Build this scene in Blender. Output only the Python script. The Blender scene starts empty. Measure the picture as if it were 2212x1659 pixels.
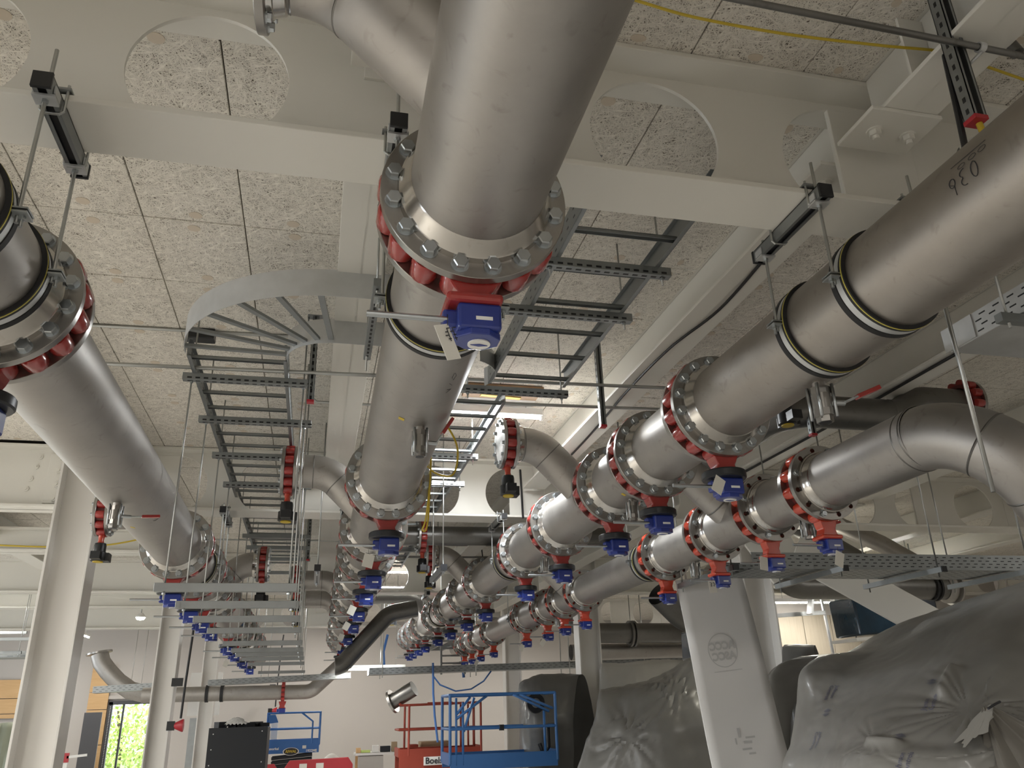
import bpy, bmesh, math, random
from mathutils import Vector, Matrix, Quaternion, noise

random.seed(7)
SC = bpy.context.scene
COL = SC.collection
PI = math.pi

# ---------------------------------------------------------------- camera
# origin = the photographer's eye, X along the beams, Y along the headers, Z up; floor at FLOOR
FLOOR = -1.65
cam_d = bpy.data.cameras.new('camera')
cam_d.sensor_width = 36.0
cam_d.lens = 1727.9 / 2212 * 36.0
cam_d.clip_start = 0.05
cam_d.clip_end = 200
cam = bpy.data.objects.new('camera', cam_d)
COL.objects.link(cam)
yaw, pitch, roll = .2421, .3847, -.0315
fwd = Vector((math.sin(yaw)*math.cos(pitch), math.cos(yaw)*math.cos(pitch), math.sin(pitch)))
rgt = Vector((math.cos(yaw), -math.sin(yaw), 0))
upv = rgt.cross(fwd)
r2 = math.cos(roll)*rgt + math.sin(roll)*upv
u2 = -math.sin(roll)*rgt + math.cos(roll)*upv
cam.matrix_world = Matrix(((r2.x, u2.x, -fwd.x, 0), (r2.y, u2.y, -fwd.y, 0), (r2.z, u2.z, -fwd.z, 0), (0, 0, 0, 1)))
SC.camera = cam

# ---------------------------------------------------------------- world, lamps, exposure
SC.view_settings.view_transform = 'Standard'
SC.view_settings.look = 'None'
SC.view_settings.gamma = 1.0
SC.view_settings.use_curve_mapping = False
SC.view_settings.exposure = 0.76
W = bpy.data.worlds.new('sky')
SC.world = W
W.use_nodes = True
wn = W.node_tree.nodes
wn['Background'].inputs[0].default_value = (.86, .93, 1.0, 1)
wn['Background'].inputs[1].default_value = 3.0

def area_lamp(name, loc, sx, sy, power, col=(1, .95, .87), rot=(0, 0, 0)):
    d = bpy.data.lights.new(name, 'AREA')
    d.shape = 'RECTANGLE'
    d.size, d.size_y = sx, sy
    d.energy = power
    d.color = col
    o = bpy.data.objects.new(name, d)
    o.location = loc
    o.rotation_euler = rot
    COL.objects.link(o)
    return o

# ---------------------------------------------------------------- materials
MATS = {}
def newmat(name):
    m = bpy.data.materials.new(name)
    m.use_nodes = True
    nt = m.node_tree
    MATS[name] = m
    return m, nt, nt.nodes['Principled BSDF']

def nd(nt, typ, **kw):
    n = nt.nodes.new(typ)
    for k, v in kw.items():
        setattr(n, k, v)
    return n

def plain(name, col, rough=.5, metal=0.0, var=.06, scale=6.0, bump=0.0, bscale=80.0, coat=0.0, trans=0.0):
    """paint, rubber, metal: one colour with a faint procedural mottling in colour and gloss"""
    m, nt, b = newmat(name)
    b.inputs['Metallic'].default_value = metal
    L = nt.links
    tc = nd(nt, 'ShaderNodeNewGeometry')
    nz = nd(nt, 'ShaderNodeTexNoise')
    nz.inputs['Scale'].default_value = scale
    nz.inputs['Detail'].default_value = 5
    L.new(tc.outputs['Position'], nz.inputs['Vector'])
    mx = nd(nt, 'ShaderNodeMix', data_type='RGBA')
    mx.inputs[6].default_value = (*[max(0, c*(1-var)) for c in col], 1)
    mx.inputs[7].default_value = (*[min(1, c*(1+var)) for c in col], 1)
    L.new(nz.outputs['Fac'], mx.inputs[0])
    L.new(mx.outputs[2], b.inputs['Base Color'])
    mr = nd(nt, 'ShaderNodeMapRange')
    mr.inputs['To Min'].default_value = max(.02, rough*.85)
    mr.inputs['To Max'].default_value = min(1, rough*1.15)
    L.new(nz.outputs['Fac'], mr.inputs['Value'])
    L.new(mr.outputs[0], b.inputs['Roughness'])
    if coat:
        b.inputs['Coat Weight'].default_value = coat
        b.inputs['Coat Roughness'].default_value = .12
    if trans:
        b.inputs['Transmission Weight'].default_value = trans
    if bump:
        n2 = nd(nt, 'ShaderNodeTexNoise')
        n2.inputs['Scale'].default_value = bscale
        L.new(tc.outputs['Position'], n2.inputs['Vector'])
        bp = nd(nt, 'ShaderNodeBump')
        bp.inputs['Strength'].default_value = bump
        bp.inputs['Distance'].default_value = .004
        L.new(n2.outputs['Fac'], bp.inputs['Height'])
        L.new(bp.outputs[0], b.inputs['Normal'])
    return m

def stainless(name, col, rough, smudge=.25):
    """mill-finish stainless: brushed along the run, cloudy handling smudges and a few dark rub marks"""
    m, nt, b = newmat(name)
    L = nt.links
    b.inputs['Metallic'].default_value = .95
    tc = nd(nt, 'ShaderNodeTexCoord')
    n1 = nd(nt, 'ShaderNodeTexNoise')
    n1.inputs['Scale'].default_value = 5.0
    n1.inputs['Detail'].default_value = 8
    n1.inputs['Roughness'].default_value = .65
    L.new(tc.outputs['Object'], n1.inputs['Vector'])
    mp = nd(nt, 'ShaderNodeMapping')
    mp.inputs['Scale'].default_value = (60, 2.5, 60)
    L.new(tc.outputs['Object'], mp.inputs['Vector'])
    n2 = nd(nt, 'ShaderNodeTexNoise')
    n2.inputs['Scale'].default_value = 1.0
    n2.inputs['Detail'].default_value = 4
    L.new(mp.outputs[0], n2.inputs['Vector'])
    n3 = nd(nt, 'ShaderNodeTexNoise')
    n3.inputs['Scale'].default_value = 14.0
    n3.inputs['Detail'].default_value = 6
    n3.inputs['Distortion'].default_value = 1.2
    L.new(tc.outputs['Object'], n3.inputs['Vector'])
    r3 = nd(nt, 'ShaderNodeMapRange')
    r3.inputs['From Min'].default_value = .60
    r3.inputs['From Max'].default_value = .78
    L.new(n3.outputs['Fac'], r3.inputs['Value'])
    mx = nd(nt, 'ShaderNodeMix', data_type='RGBA')
    mx.inputs[6].default_value = (*[c*(1-smudge) for c in col], 1)
    mx.inputs[7].default_value = (*[min(1, c*(1+smudge*.6)) for c in col], 1)
    L.new(n1.outputs['Fac'], mx.inputs[0])
    mk = nd(nt, 'ShaderNodeMix', data_type='RGBA')
    mk.inputs[7].default_value = (col[0]*.6, col[1]*.57, col[2]*.54, 1)
    ml = nd(nt, 'ShaderNodeMath', operation='MULTIPLY')
    ml.inputs[1].default_value = .55
    L.new(r3.outputs[0], ml.inputs[0])
    L.new(ml.outputs[0], mk.inputs[0])
    L.new(mx.outputs[2], mk.inputs[6])
    L.new(mk.outputs[2], b.inputs['Base Color'])
    mr = nd(nt, 'ShaderNodeMapRange')
    mr.inputs['To Min'].default_value = rough*.75
    mr.inputs['To Max'].default_value = rough*1.3
    L.new(n1.outputs['Fac'], mr.inputs['Value'])
    L.new(mr.outputs[0], b.inputs['Roughness'])
    bp = nd(nt, 'ShaderNodeBump')
    bp.inputs['Strength'].default_value = .05
    bp.inputs['Distance'].default_value = .002
    L.new(n2.outputs['Fac'], bp.inputs['Height'])
    L.new(bp.outputs[0], b.inputs['Normal'])
    return m

def woodwool(name):
    """cement-bonded wood wool: pale thin shavings lying every way over dark gaps"""
    m, nt, b = newmat(name)
    L = nt.links
    geo = nd(nt, 'ShaderNodeNewGeometry')
    dist = nd(nt, 'ShaderNodeTexNoise')
    dist.inputs['Scale'].default_value = 9
    dist.inputs['Detail'].default_value = 1
    L.new(geo.outputs['Position'], dist.inputs['Vector'])
    ds = nd(nt, 'ShaderNodeVectorMath', operation='SCALE')
    ds.inputs['Scale'].default_value = .06
    L.new(dist.outputs['Color'], ds.inputs[0])
    add = nd(nt, 'ShaderNodeVectorMath', operation='ADD')
    L.new(geo.outputs['Position'], add.inputs[0])
    L.new(ds.outputs[0], add.inputs[1])
    prev = None
    for k, ang in enumerate((10, 47, 83, 118, 155, 29, 101, 137)):
        mp = nd(nt, 'ShaderNodeMapping')
        mp.inputs['Rotation'].default_value = (0, 0, math.radians(ang))
        mp.inputs['Location'].default_value = (k*3.7, k*1.3, 0)
        L.new(add.outputs[0], mp.inputs['Vector'])
        sc = nd(nt, 'ShaderNodeVectorMath', operation='MULTIPLY')
        sc.inputs[1].default_value = (6, 84, 1)
        L.new(mp.outputs[0], sc.inputs[0])
        nz = nd(nt, 'ShaderNodeTexNoise', noise_dimensions='2D')
        nz.inputs['Scale'].default_value = 1.0
        nz.inputs['Detail'].default_value = 0
        L.new(sc.outputs[0], nz.inputs['Vector'])
        sub = nd(nt, 'ShaderNodeMath', operation='SUBTRACT')
        sub.inputs[1].default_value = .5
        L.new(nz.outputs['Fac'], sub.inputs[0])
        ab = nd(nt, 'ShaderNodeMath', operation='ABSOLUTE')
        L.new(sub.outputs[0], ab.inputs[0])
        mr = nd(nt, 'ShaderNodeMapRange')
        mr.inputs['From Min'].default_value = 0
        mr.inputs['From Max'].default_value = .095
        mr.inputs['To Min'].default_value = 1.0 - .05*k
        mr.inputs['To Max'].default_value = 0
        L.new(ab.outputs[0], mr.inputs['Value'])
        if prev is None:
            prev = mr.outputs[0]
        else:
            mxn = nd(nt, 'ShaderNodeMath', operation='MAXIMUM')
            L.new(prev, mxn.inputs[0])
            L.new(mr.outputs[0], mxn.inputs[1])
            prev = mxn.outputs[0]
    cr = nd(nt, 'ShaderNodeValToRGB')
    e = cr.color_ramp.elements
    e[0].position = .05
    e[0].color = (.14, .118, .09, 1)
    e[1].position = .95
    e[1].color = (.86, .82, .74, 1)
    mid = cr.color_ramp.elements.new(.42)
    mid.color = (.64, .60, .53, 1)
    L.new(prev, cr.inputs[0])
    L.new(cr.outputs[0], b.inputs['Base Color'])
    b.inputs['Roughness'].default_value = .9
    bp = nd(nt, 'ShaderNodeBump')
    bp.inputs['Strength'].default_value = .5
    bp.inputs['Distance'].default_value = .004
    L.new(prev, bp.inputs['Height'])
    L.new(bp.outputs[0], b.inputs['Normal'])
    return m

def plywood(name, c1, c2, vert=True):
    m, nt, b = newmat(name)
    L = nt.links
    geo = nd(nt, 'ShaderNodeNewGeometry')
    mp = nd(nt, 'ShaderNodeMapping')
    mp.inputs['Scale'].default_value = (1.0, 1.0, 14.0) if not vert else (14.0, 14.0, 1.0)
    L.new(geo.outputs['Position'], mp.inputs['Vector'])
    nz = nd(nt, 'ShaderNodeTexNoise')
    nz.inputs['Scale'].default_value = 1.4
    nz.inputs['Detail'].default_value = 5
    nz.inputs['Distortion'].default_value = 1.0
    L.new(mp.outputs[0], nz.inputs['Vector'])
    mx = nd(nt, 'ShaderNodeMix', data_type='RGBA')
    mx.inputs[6].default_value = (*c1, 1)
    mx.inputs[7].default_value = (*c2, 1)
    L.new(nz.outputs['Fac'], mx.inputs[0])
    L.new(mx.outputs[2], b.inputs['Base Color'])
    b.inputs['Roughness'].default_value = .6
    return m

def emitter(name, col, strength):
    m, nt, b = newmat(name)
    b.inputs['Base Color'].default_value = (.9, .9, .9, 1)
    b.inputs['Emission Color'].default_value = (*col, 1)
    b.inputs['Emission Strength'].default_value = strength
    return m

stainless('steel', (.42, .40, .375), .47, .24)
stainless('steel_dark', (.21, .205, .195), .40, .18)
stainless('steel_flange', (.36, .345, .325), .30, .10)
stainless('steel_polished', (.55, .53, .50), .17, .05)
stainless('steel_near', (.40, .37, .335), .46, .26)
plain('zinc_bolt', (.48, .51, .53), .30, 1.0, .10, 30)
plain('zinc', (.31, .325, .325), .44, .9, .18, 9)
plain('zinc_bright', (.60, .61, .61), .5, .75, .14, 12)
plain('rod_zinc', (.45, .46, .45), .35, 1.0, .08, 20)
plain('paint_white', (.72, .70, .64), .38, 0, .02, 3, .04, 60)
plain('paint_column', (.70, .68, .645), .42, 0, .02, 3, .04, 60)
plain('valve_red', (.33, .030, .026), .22, 0, .08, 8, coat=.5)
plain('valve_orange', (.50, .050, .022), .22, 0, .06, 8, coat=.5)
plain('valve_maroon', (.16, .022, .022), .35, 0, .1, 8)
plain('gear_blue', (.016, .034, .22), .30, 0, .08, 12, coat=.3)
plain('black_plastic', (.012, .013, .015), .38, 0, .2, 9)
plain('rubber', (.010, .010, .011), .6, 0, .2, 9)
plain('yellow', (.55, .40, .03), .5, 0, .06, 9)
plain('yellow_pale', (.50, .43, .08), .5, 0, .06, 9)
plain('paper', (.72, .70, .64), .7, 0, .03, 9)
plain('ink', (.03, .03, .035), .7, 0, .1, 9)
plain('ink_grey', (.33, .33, .34), .7, 0, .1, 9)
plain('red_cap', (.40, .02, .03), .4, 0, .05, 9)
plain('cable_black', (.015, .015, .016), .5, 0, .1, 9)
plain('plug', (.62, .54, .44), .9, 0, .05, 30)
plain('joint_dark', (.05, .04, .03), .9, 0, .1, 9)
plain('concrete', (.52, .50, .465), .7, 0, .12, 1.2)
plain('wall_paint', (.54, .505, .47), .7, 0, .03, 1.0)
plain('lift_blue', (.035, .14, .40), .4, 0, .08, 5)
plain('lift_red', (.28, .045, .026), .45, 0, .10, 5)
plain('sign_white', (.78, .77, .74), .5, 0, .02, 5)
woodwool('woodwool')
emitter('tube_light', (1.0, .97, .90), 40)
emitter('lamp_warm', (1.0, .93, .78), 14)
emitter('lamp_warm2', (1.0, .95, .80), 5)
plywood('ply', (.56, .33, .14), (.72, .48, .24), False)
plywood('ply_dark', (.20, .12, .06), (.34, .22, .12), False)
plywood('ply_pale', (.36, .31, .235), (.48, .425, .335))
plain('anthracite', (.05, .05, .055), .5, 0, .1, 5)
plain('black_matt', (.012, .014, .018), .6, 0, .2, 5)
plain('barrier_red', (.42, .03, .04), .45, 0, .08, 4)
plain('cardboard', (.36, .26, .16), .8, 0, .08, 6)
plain('leaf', (.55, .68, .20), .6, 0, .35, 4)
plain('bark', (.12, .09, .06), .9, 0, .2, 8)
plain('grass_ground', (.16, .22, .07), .9, 0, .3, 2)
plain('tarp', (.22, .235, .175), .6, 0, .1, 3)
plain('sign_green', (.02, .25, .10), .5, 0, .05, 5)
plain('lift_blue2', (.05, .17, .44), .38, 0, .06, 5)
plain('strap_blue', (.04, .12, .32), .6, 0, .1, 9)
plain('foam_white', (.74, .73, .715), .6, 0, .02, 3)
plain('ink_faint', (.52, .52, .51), .7, 0, .05, 9)
plain('sticker_blue', (.06, .05, .22), .5, 0, .05, 9)
plain('duct_cream', (.62, .56, .38), .5, 0, .06, 5)
plain('film_grey', (.20, .195, .182), .36, 0, .26, 2.2, .10, 9, coat=.10)
plain('film_dark', (.14, .138, .13), .40, 0, .25, 2.0, .12, 7, coat=.3)
plain('film_pale', (.36, .35, .32), .35, 0, .12, 2.0, .1, 7, coat=.3)
plain('film_brown', (.18, .168, .148), .42, 0, .2, 3.0, .12, 12, coat=.12)
plain('ink_wrap', (.10, .10, .15), .5, 0, .1, 5)
plain('film_blue', (.012, .035, .06), .16, 0, .4, 6, .5, 14, coat=.6)
plain('film_clear', (.62, .62, .60), .2, 0, .2, 8, .5, 20, coat=.5)

# ---------------------------------------------------------------- mesh accumulator
class MB:
    def __init__(self):
        self.v = []
        self.f = []
        self.sm = []
    def add(self, verts, faces, smooth=False):
        n = len(self.v)
        self.v += [tuple(p) for p in verts]
        self.f += [[i+n for i in q] for q in faces]
        self.sm += [smooth]*len(faces)
        return self
    def box(self, c, s, M=None):
        x, y, z = s[0]/2, s[1]/2, s[2]/2
        vs = [Vector((a*x, b*y, d*z)) for a in (-1, 1) for b in (-1, 1) for d in (-1, 1)]
        if M is not None:
            vs = [M @ p for p in vs]
        c = Vector(c)
        return self.add([p+c for p in vs], [(0, 1, 3, 2), (4, 6, 7, 5), (0, 4, 5, 1), (2, 3, 7, 6), (0, 2, 6, 4), (1, 5, 7, 3)])
    def bar(self, a, b, w, h=None, up=(0, 0, 1)):
        """rectangular bar from a to b, w across, h along up"""
        h = h or w
        a, b = Vector(a), Vector(b)
        d = (b-a)
        l = d.length
        d.normalize()
        u = Vector(up)
        s = d.cross(u)
        if s.length < 1e-5:
            s = d.cross(Vector((1, 0, 0)))
        s.normalize()
        u = s.cross(d).normalized()
        M = Matrix((s, d, u)).transposed()
        return self.box((a+b)/2, (w, l, h), M)
    def lathe(self, prof, seg=32, M=None, smooth=True, closed=False, cap0=False, cap1=False):
        """profile [(radius, y)] turned about local Y"""
        vs, fs = [], []
        for r, y in prof:
            for k in range(seg):
                a = 2*PI*k/seg
                vs.append(Vector((r*math.cos(a), y, r*math.sin(a))))
        n = len(prof)
        rng = n if closed else n-1
        for i in range(rng):
            j = (i+1) % n
            for k in range(seg):
                k2 = (k+1) % seg
                fs.append((i*seg+k, i*seg+k2, j*seg+k2, j*seg+k))
        if cap0:
            fs.append(tuple(range(seg)))
        if cap1:
            fs.append(tuple(reversed(range((n-1)*seg, n*seg))))
        if M is not None:
            vs = [M @ p for p in vs]
        return self.add(vs, fs, smooth)
    def tube(self, pts, r, seg=16, cap=True, radii=None, smooth=True):
        pts = [Vector(p) for p in pts]
        n = len(pts)
        tang = []
        for i in range(n):
            t = pts[min(i+1, n-1)]-pts[max(i-1, 0)]
            tang.append(t.normalized())
        ref = Vector((0, 0, 1)) if abs(tang[0].z) < .9 else Vector((1, 0, 0))
        s = tang[0].cross(ref).normalized()
        vs, fs = [], []
        for i in range(n):
            s = (s - tang[i]*s.dot(tang[i])).normalized()
            q = tang[i].cross(s)
            rr = radii[i] if radii else r
            for k in range(seg):
                a = 2*PI*k/seg
                vs.append(pts[i]+(s*math.cos(a)+q*math.sin(a))*rr)
        for i in range(n-1):
            for k in range(seg):
                k2 = (k+1) % seg
                fs.append((i*seg+k, (i+1)*seg+k, (i+1)*seg+k2, i*seg+k2))
        self.add(vs, fs, smooth)
        if cap:
            self.add(vs[:seg], [tuple(range(seg))])
            self.add(vs[-seg:], [tuple(reversed(range(seg)))])
        return self
    def prism(self, poly, y0, y1, M=None):
        """polygon [(x, z)] extruded along y"""
        n = len(poly)
        vs = [Vector((x, y0, z)) for x, z in poly]+[Vector((x, y1, z)) for x, z in poly]
        fs = [tuple(range(n)), tuple(reversed(range(n, 2*n)))]
        fs += [(i, i+n, (i+1) % n+n, (i+1) % n) for i in range(n)]
        if M is not None:
            vs = [M @ p for p in vs]
        return self.add(vs, fs)
    def holed(self, fn, u0, u1, w0, w1, cu, cw, r, d0, d1, n=24, ru=None):
        """one cell (u0..u1, w0..w1) of a plate with a round hole; fn(u, w, d) -> point"""
        angs = sorted(set([2*PI*k/n for k in range(n)] + [math.atan2(b-cw, a-cu) % (2*PI) for a in (u0, u1) for b in (w0, w1)]))
        ru = ru or r
        ins, out = [], []
        for a in angs:
            c, s = math.cos(a), math.sin(a)
            ins.append((cu+ru*c, cw+r*s))
            t = 1e9
            if c > 1e-9: t = min(t, (u1-cu)/c)
            if c < -1e-9: t = min(t, (u0-cu)/c)
            if s > 1e-9: t = min(t, (w1-cw)/s)
            if s < -1e-9: t = min(t, (w0-cw)/s)
            out.append((cu+t*c, cw+t*s))
        m = len(angs)
        vs = []
        for d in (d0, d1):
            vs += [fn(u, w, d) for u, w in ins]
            vs += [fn(u, w, d) for u, w in out]
        fs, f2 = [], []
        for i in range(m):
            j = (i+1) % m
            fs.append((i, j, m+j, m+i))
            fs.append((2*m+i, 3*m+i, 3*m+j, 2*m+j))
            f2.append((i, 2*m+i, 2*m+j, j))
        self.add(vs, fs)
        self.add(vs, f2, True)
        return self

def meshof(mb, mat, name='mesh', bevel=0.0):
    me = bpy.data.meshes.new(name)
    me.from_pydata(mb.v, [], mb.f)
    me.polygons.foreach_set('use_smooth', mb.sm)
    me.materials.append(MATS[mat])
    bm = bmesh.new()
    bm.from_mesh(me)
    bmesh.ops.remove_doubles(bm, verts=bm.verts, dist=1e-5)
    bmesh.ops.recalc_face_normals(bm, faces=bm.faces)
    if bevel:
        es = [e for e in bm.edges if len(e.link_faces) == 2 and e.calc_face_angle(0) > .6 and not (e.link_faces[0].smooth and e.link_faces[1].smooth)]
        try:
            bmesh.ops.bevel(bm, geom=es, offset=bevel, segments=2, affect='EDGES', profile=.5, clamp_overlap=True)
        except Exception:
            pass
    # keep hard edges hard inside smooth surfaces
    for e in bm.edges:
        if len(e.link_faces) == 2 and e.calc_face_angle(0) > .65:
            e.smooth = False
    bm.to_mesh(me)
    bm.free()
    return me

WL = {}   # world location of every root / part with an own offset
def root(name, loc, label, cat, group=None, kind=None):
    """an Empty at a thing's base that parents its parts"""
    o = bpy.data.objects.new(name, None)
    o.empty_display_size = .05
    COL.objects.link(o)
    o.location = loc
    WL[o.name] = Vector(loc)
    tag(o, label, cat, group, kind)
    return o
def tag(o, label=None, cat=None, group=None, kind=None):
    if label: o['label'] = label
    if cat: o['category'] = cat
    if group: o['group'] = group
    if kind: o['kind'] = kind
    return o
def part(name, mesh, parent, loc=(0, 0, 0), rot=None, kind=None, label=None):
    """link a mesh as a part placed in its parent's own frame"""
    o = bpy.data.objects.new(name, mesh)
    COL.objects.link(o)
    o.parent = parent
    o.location = loc
    if rot is not None:
        o.rotation_mode = 'QUATERNION'
        o.rotation_quaternion = rot
    if kind: o['kind'] = kind
    if label: o['label'] = label
    return o
def wpart(name, mb, mat, parent, bevel=0.0, kind=None, label=None):
    """a part whose mesh was written in world coordinates; parent chain has no rotation"""
    p, off = parent, Vector((0, 0, 0))
    while p is not None:
        off = off + Vector(p.location)
        p = p.parent
    mb.v = [tuple(Vector(q)-off) for q in mb.v]
    return part(name, meshof(mb, mat, name, bevel), parent, kind=kind, label=label)
def single(name, mb, mat, label, cat, group=None, kind=None, bevel=0.0):
    """a thing that is one mesh, origin at its own middle"""
    c = Vector((0, 0, 0))
    lo = Vector([min(q[i] for q in mb.v) for i in range(3)])
    hi = Vector([max(q[i] for q in mb.v) for i in range(3)])
    c = (lo+hi)/2
    mb.v = [tuple(Vector(q)-c) for q in mb.v]
    o = bpy.data.objects.new(name, meshof(mb, mat, name, bevel))
    COL.objects.link(o)
    o.location = c
    return tag(o, label, cat, group, kind)
def struct(name, mb, mat, parent=None, bevel=0.0):
    o = bpy.data.objects.new(name, meshof(mb, mat, name, bevel))
    COL.objects.link(o)
    if parent: o.parent = parent
    else: o['kind'] = 'structure'
    return o
def ring_pts(r, n, y=0, a0=0):
    return [(r*math.cos(a0+2*PI*k/n), y, r*math.sin(a0+2*PI*k/n)) for k in range(n)]
def arc(c, u, v, r, a0, a1, n=10):
    c, u, v = Vector(c), Vector(u), Vector(v)
    return [c+(u*math.cos(a0+(a1-a0)*i/n)+v*math.sin(a0+(a1-a0)*i/n))*r for i in range(n+1)]
ORD = ['first', 'second', 'third', 'fourth', 'fifth', 'sixth', 'seventh', 'eighth', 'ninth', 'tenth', 'eleventh', 'twelfth', 'thirteenth', 'fourteenth', 'fifteenth']
QY = lambda d: Vector((0, 1, 0)).rotation_difference(Vector(d).normalized())

# ================================================================ STRUCTURE
YB = [2.485, 8.37, 14.25, 20.15]          # the cellular beams
XS = [-4.1, -1.99, .132, 2.245, 4.30, 6.45, 8.6, 10.7]     # the secondary beams
ZB, ZT, ZC = 1.89, 2.505, 2.5325            # underside of beams, their tops, ceiling soffit
YW = 25.5

mb = MB().box((2.5, 10, FLOOR-.1), (26, 36, .2))
struct('floor', mb, 'concrete')

# ceiling: a slab above with every wood-wool tile below it
ceil = struct('ceiling', MB().box((2.5, 10, ZC+.14), (26, 36, .16)), 'joint_dark')
TW, TL = .529, .709
tile_me = meshof(MB().box((0, 0, .015), (TW-.006, TL-.006, .03)), 'woodwool', 'tile', .0035)
plug_me = meshof(MB().lathe([(.026, -.0012), (.024, -.0024)], 12, Matrix.Rotation(-PI/2, 4, 'X'), cap0=True, cap1=True).lathe([(.026, -.0012), (.026, .003)], 12, Matrix.Rotation(-PI/2, 4, 'X')), 'plug', 'plug')
# re-orient the plug so that it faces down
pm = MB().add([(.036*math.cos(2*PI*k/12), .033*math.sin(2*PI*k/12), .004) for k in range(12)]+[(.035*math.cos(2*PI*k/12), .032*math.sin(2*PI*k/12), -.0018) for k in range(12)],
              [tuple(range(12)), tuple(range(12, 24))]+[(k, (k+1) % 12, (k+1) % 12+12, k+12) for k in range(12)])
plug_me = meshof(pm, 'plug', 'plug')
fields = []
xe = [-10.0]+XS+[15.1]
far = MB()
n_tile = 0
def clip(a, b, lo, hi):
    return max(a, lo), min(b, hi)
yb = [-2.0]+YB+[YW]
for fi in range(len(xe)-1):
    X0, X1 = xe[fi]+(.02 if fi else 0), xe[fi+1]-.02
    base = -.511 if X1 < .2 else 1.402
    for bi in range(len(yb)-1):
        Y0, Y1 = yb[bi]+(.134 if bi else 0), yb[bi+1]-.134
        k0, k1 = math.floor((X0-base)/TW), math.ceil((X1-base)/TW)
        j0, j1 = math.floor((Y0-4.028)/TL), math.ceil((Y1-4.028)/TL)
        for k in range(k0, k1):
            xa, xb = clip(base+k*TW, base+(k+1)*TW, X0, X1)
            if xb-xa < .03: continue
            for j in range(j0, j1):
                ya, yb_ = clip(4.028+j*TL+(.046 if X0 > .2 else 0), 4.028+(j+1)*TL+(.046 if X0 > .2 else 0), Y0, Y1)
                if yb_-ya < .03: continue
                near = Y1 < 8.4 and -3.2 < (xa+xb)/2 < 4.6 and yb_ > .9 and not (xb < -1.6 and Y1 < 2.5)
                dz = random.uniform(-.0015, .0015)
                if near:
                    t = bpy.data.objects.new('tile', tile_me)
                    COL.objects.link(t)
                    t.parent = ceil
                    t.location = ((xa+xb)/2, (ya+yb_)/2, ZC+dz)
                    t.scale = ((xb-xa)/TW, (yb_-ya)/TL, 1)
                    n_tile += 1
                    if xb-xa > .25 and yb_-ya > .35:
                        for px, py in ((0, -.28), (0, .28)):
                            p = bpy.data.objects.new('plug', plug_me)
                            COL.objects.link(p)
                            p.parent = t
                            p.location = (px+random.uniform(-.02, .02), py+random.uniform(-.02, .02), 0)
                else:
                    far.box(((xa+xb)/2, (ya+yb_)/2, ZC+.015+dz), (xb-xa-.008, yb_-ya-.008, .03))
ft = bpy.data.objects.new('far_tiles', meshof(far, 'woodwool', 'far_tiles'))
COL.objects.link(ft)
ft.parent = ceil
ft['kind'] = 'stuff'

# walls; the back wall leaves a window opening on the left
wx0, wx1, wz0, wz1 = -5.35, -4.2, -1.45, .42
mb = MB()
for x0, x1, z0, z1 in ((-10, wx0, FLOOR, 3), (wx1, 15.2, FLOOR, 3), (wx0, wx1, FLOOR, wz0), (wx0, wx1, wz1, 3)):
    mb.box(((x0+x1)/2, YW+.1, (z0+z1)/2), (x1-x0, .2, z1-z0))
struct('wall_back', mb, 'wall_paint')
struct('wall_right', MB().box((15.3, 10, .7), (.2, 36, 4.8)), 'wall_paint')
# left wall: a run of tall daylight openings
mb = MB()
lx = -10.1
ys = [-7.5, -4, -1, 2.2, 5.2, 8.3, 11.3, 14.3, 17.3, 20.3, 23.3, 25.6]
for i in range(0, len(ys)-1):
    y0, y1 = ys[i], ys[i+1]
    if i % 2 == 0:
        mb.box((lx, (y0+y1)/2, .7), (.2, y1-y0, 4.8))
    else:
        mb.box((lx, (y0+y1)/2, -1.35), (.2, y1-y0, .6))
        mb.box((lx, (y0+y1)/2, 2.35), (.2, y1-y0, 1.4))
struct('wall_left', mb, 'wall_paint')
struct('wall_front', MB().box((2.5, -7.6, .7), (26, .2, 4.8)), 'wall_paint')

# ---------------- cellular beams: web with round holes, flanges, infill plates, stiffener ends
def cell_beam(yc, x0, x1, label, hz=2.185, hr=.285, c0=-.499, HS=.879):
    rt = root('steel_beam', ((x0+x1)/2, yc, ZB), label, 'beam')
    web = MB()
    i0, i1 = math.floor((x0-c0)/HS), math.ceil((x1-c0)/HS)
    skip = {1, 4}           # holes filled with plate, as by the connections
    for i in range(i0, i1+1):
        c = c0+i*HS
        a, b = max(x0, c-HS/2), min(x1, c+HS/2)
        if b-a < .02: continue
        fn = lambda u, w, d: Vector((u, d, w))
        if (c-hr-.02 > a and c+hr+.02 < b) and i % 6 != 1:
            web.holed(fn, a, b, ZB+.02, ZT, c, hz, hr, yc-.008, yc+.008, 48)
        else:
            web.box(((a+b)/2, yc, (ZB+.02+ZT)/2), (b-a, .016, ZT-ZB-.02))
    wpart('web', web, 'paint_white', rt)
    wpart('bottom_flange', MB().box(((x0+x1)/2, yc, ZB+.0125), (x1-x0, .272 if yc < 3 else .31, .025)), 'paint_white', rt, .003)
    wpart('top_flange', MB().box(((x0+x1)/2, yc, ZT+.0125), (x1-x0, .29, .025)), 'paint_white', rt, .003)
    # infill plates
    for i in range(i0, i1+1):
        c = c0+i*HS
        if i % 6 == 1:
            wpart('infill_plate', MB().box((c-.04, yc-.016, 2.385), (.56, .018, .235)), 'paint_white', rt, .003)
        if i % 6 == 3:
            wpart('infill_plate', MB().box((c+.18, yc-.002, hz+.015), (.40, .026, .54)), 'paint_white', rt, .003)
        if i % 6 == 5:
            wpart('infill_plate', MB().box((c-.2, yc-.002, hz+.015), (.40, .026, .54)), 'paint_white', rt, .003)
    return rt
b1 = cell_beam(YB[0], -6, 8.5, 'white cellular steel beam nearest the camera, with big round holes')
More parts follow.
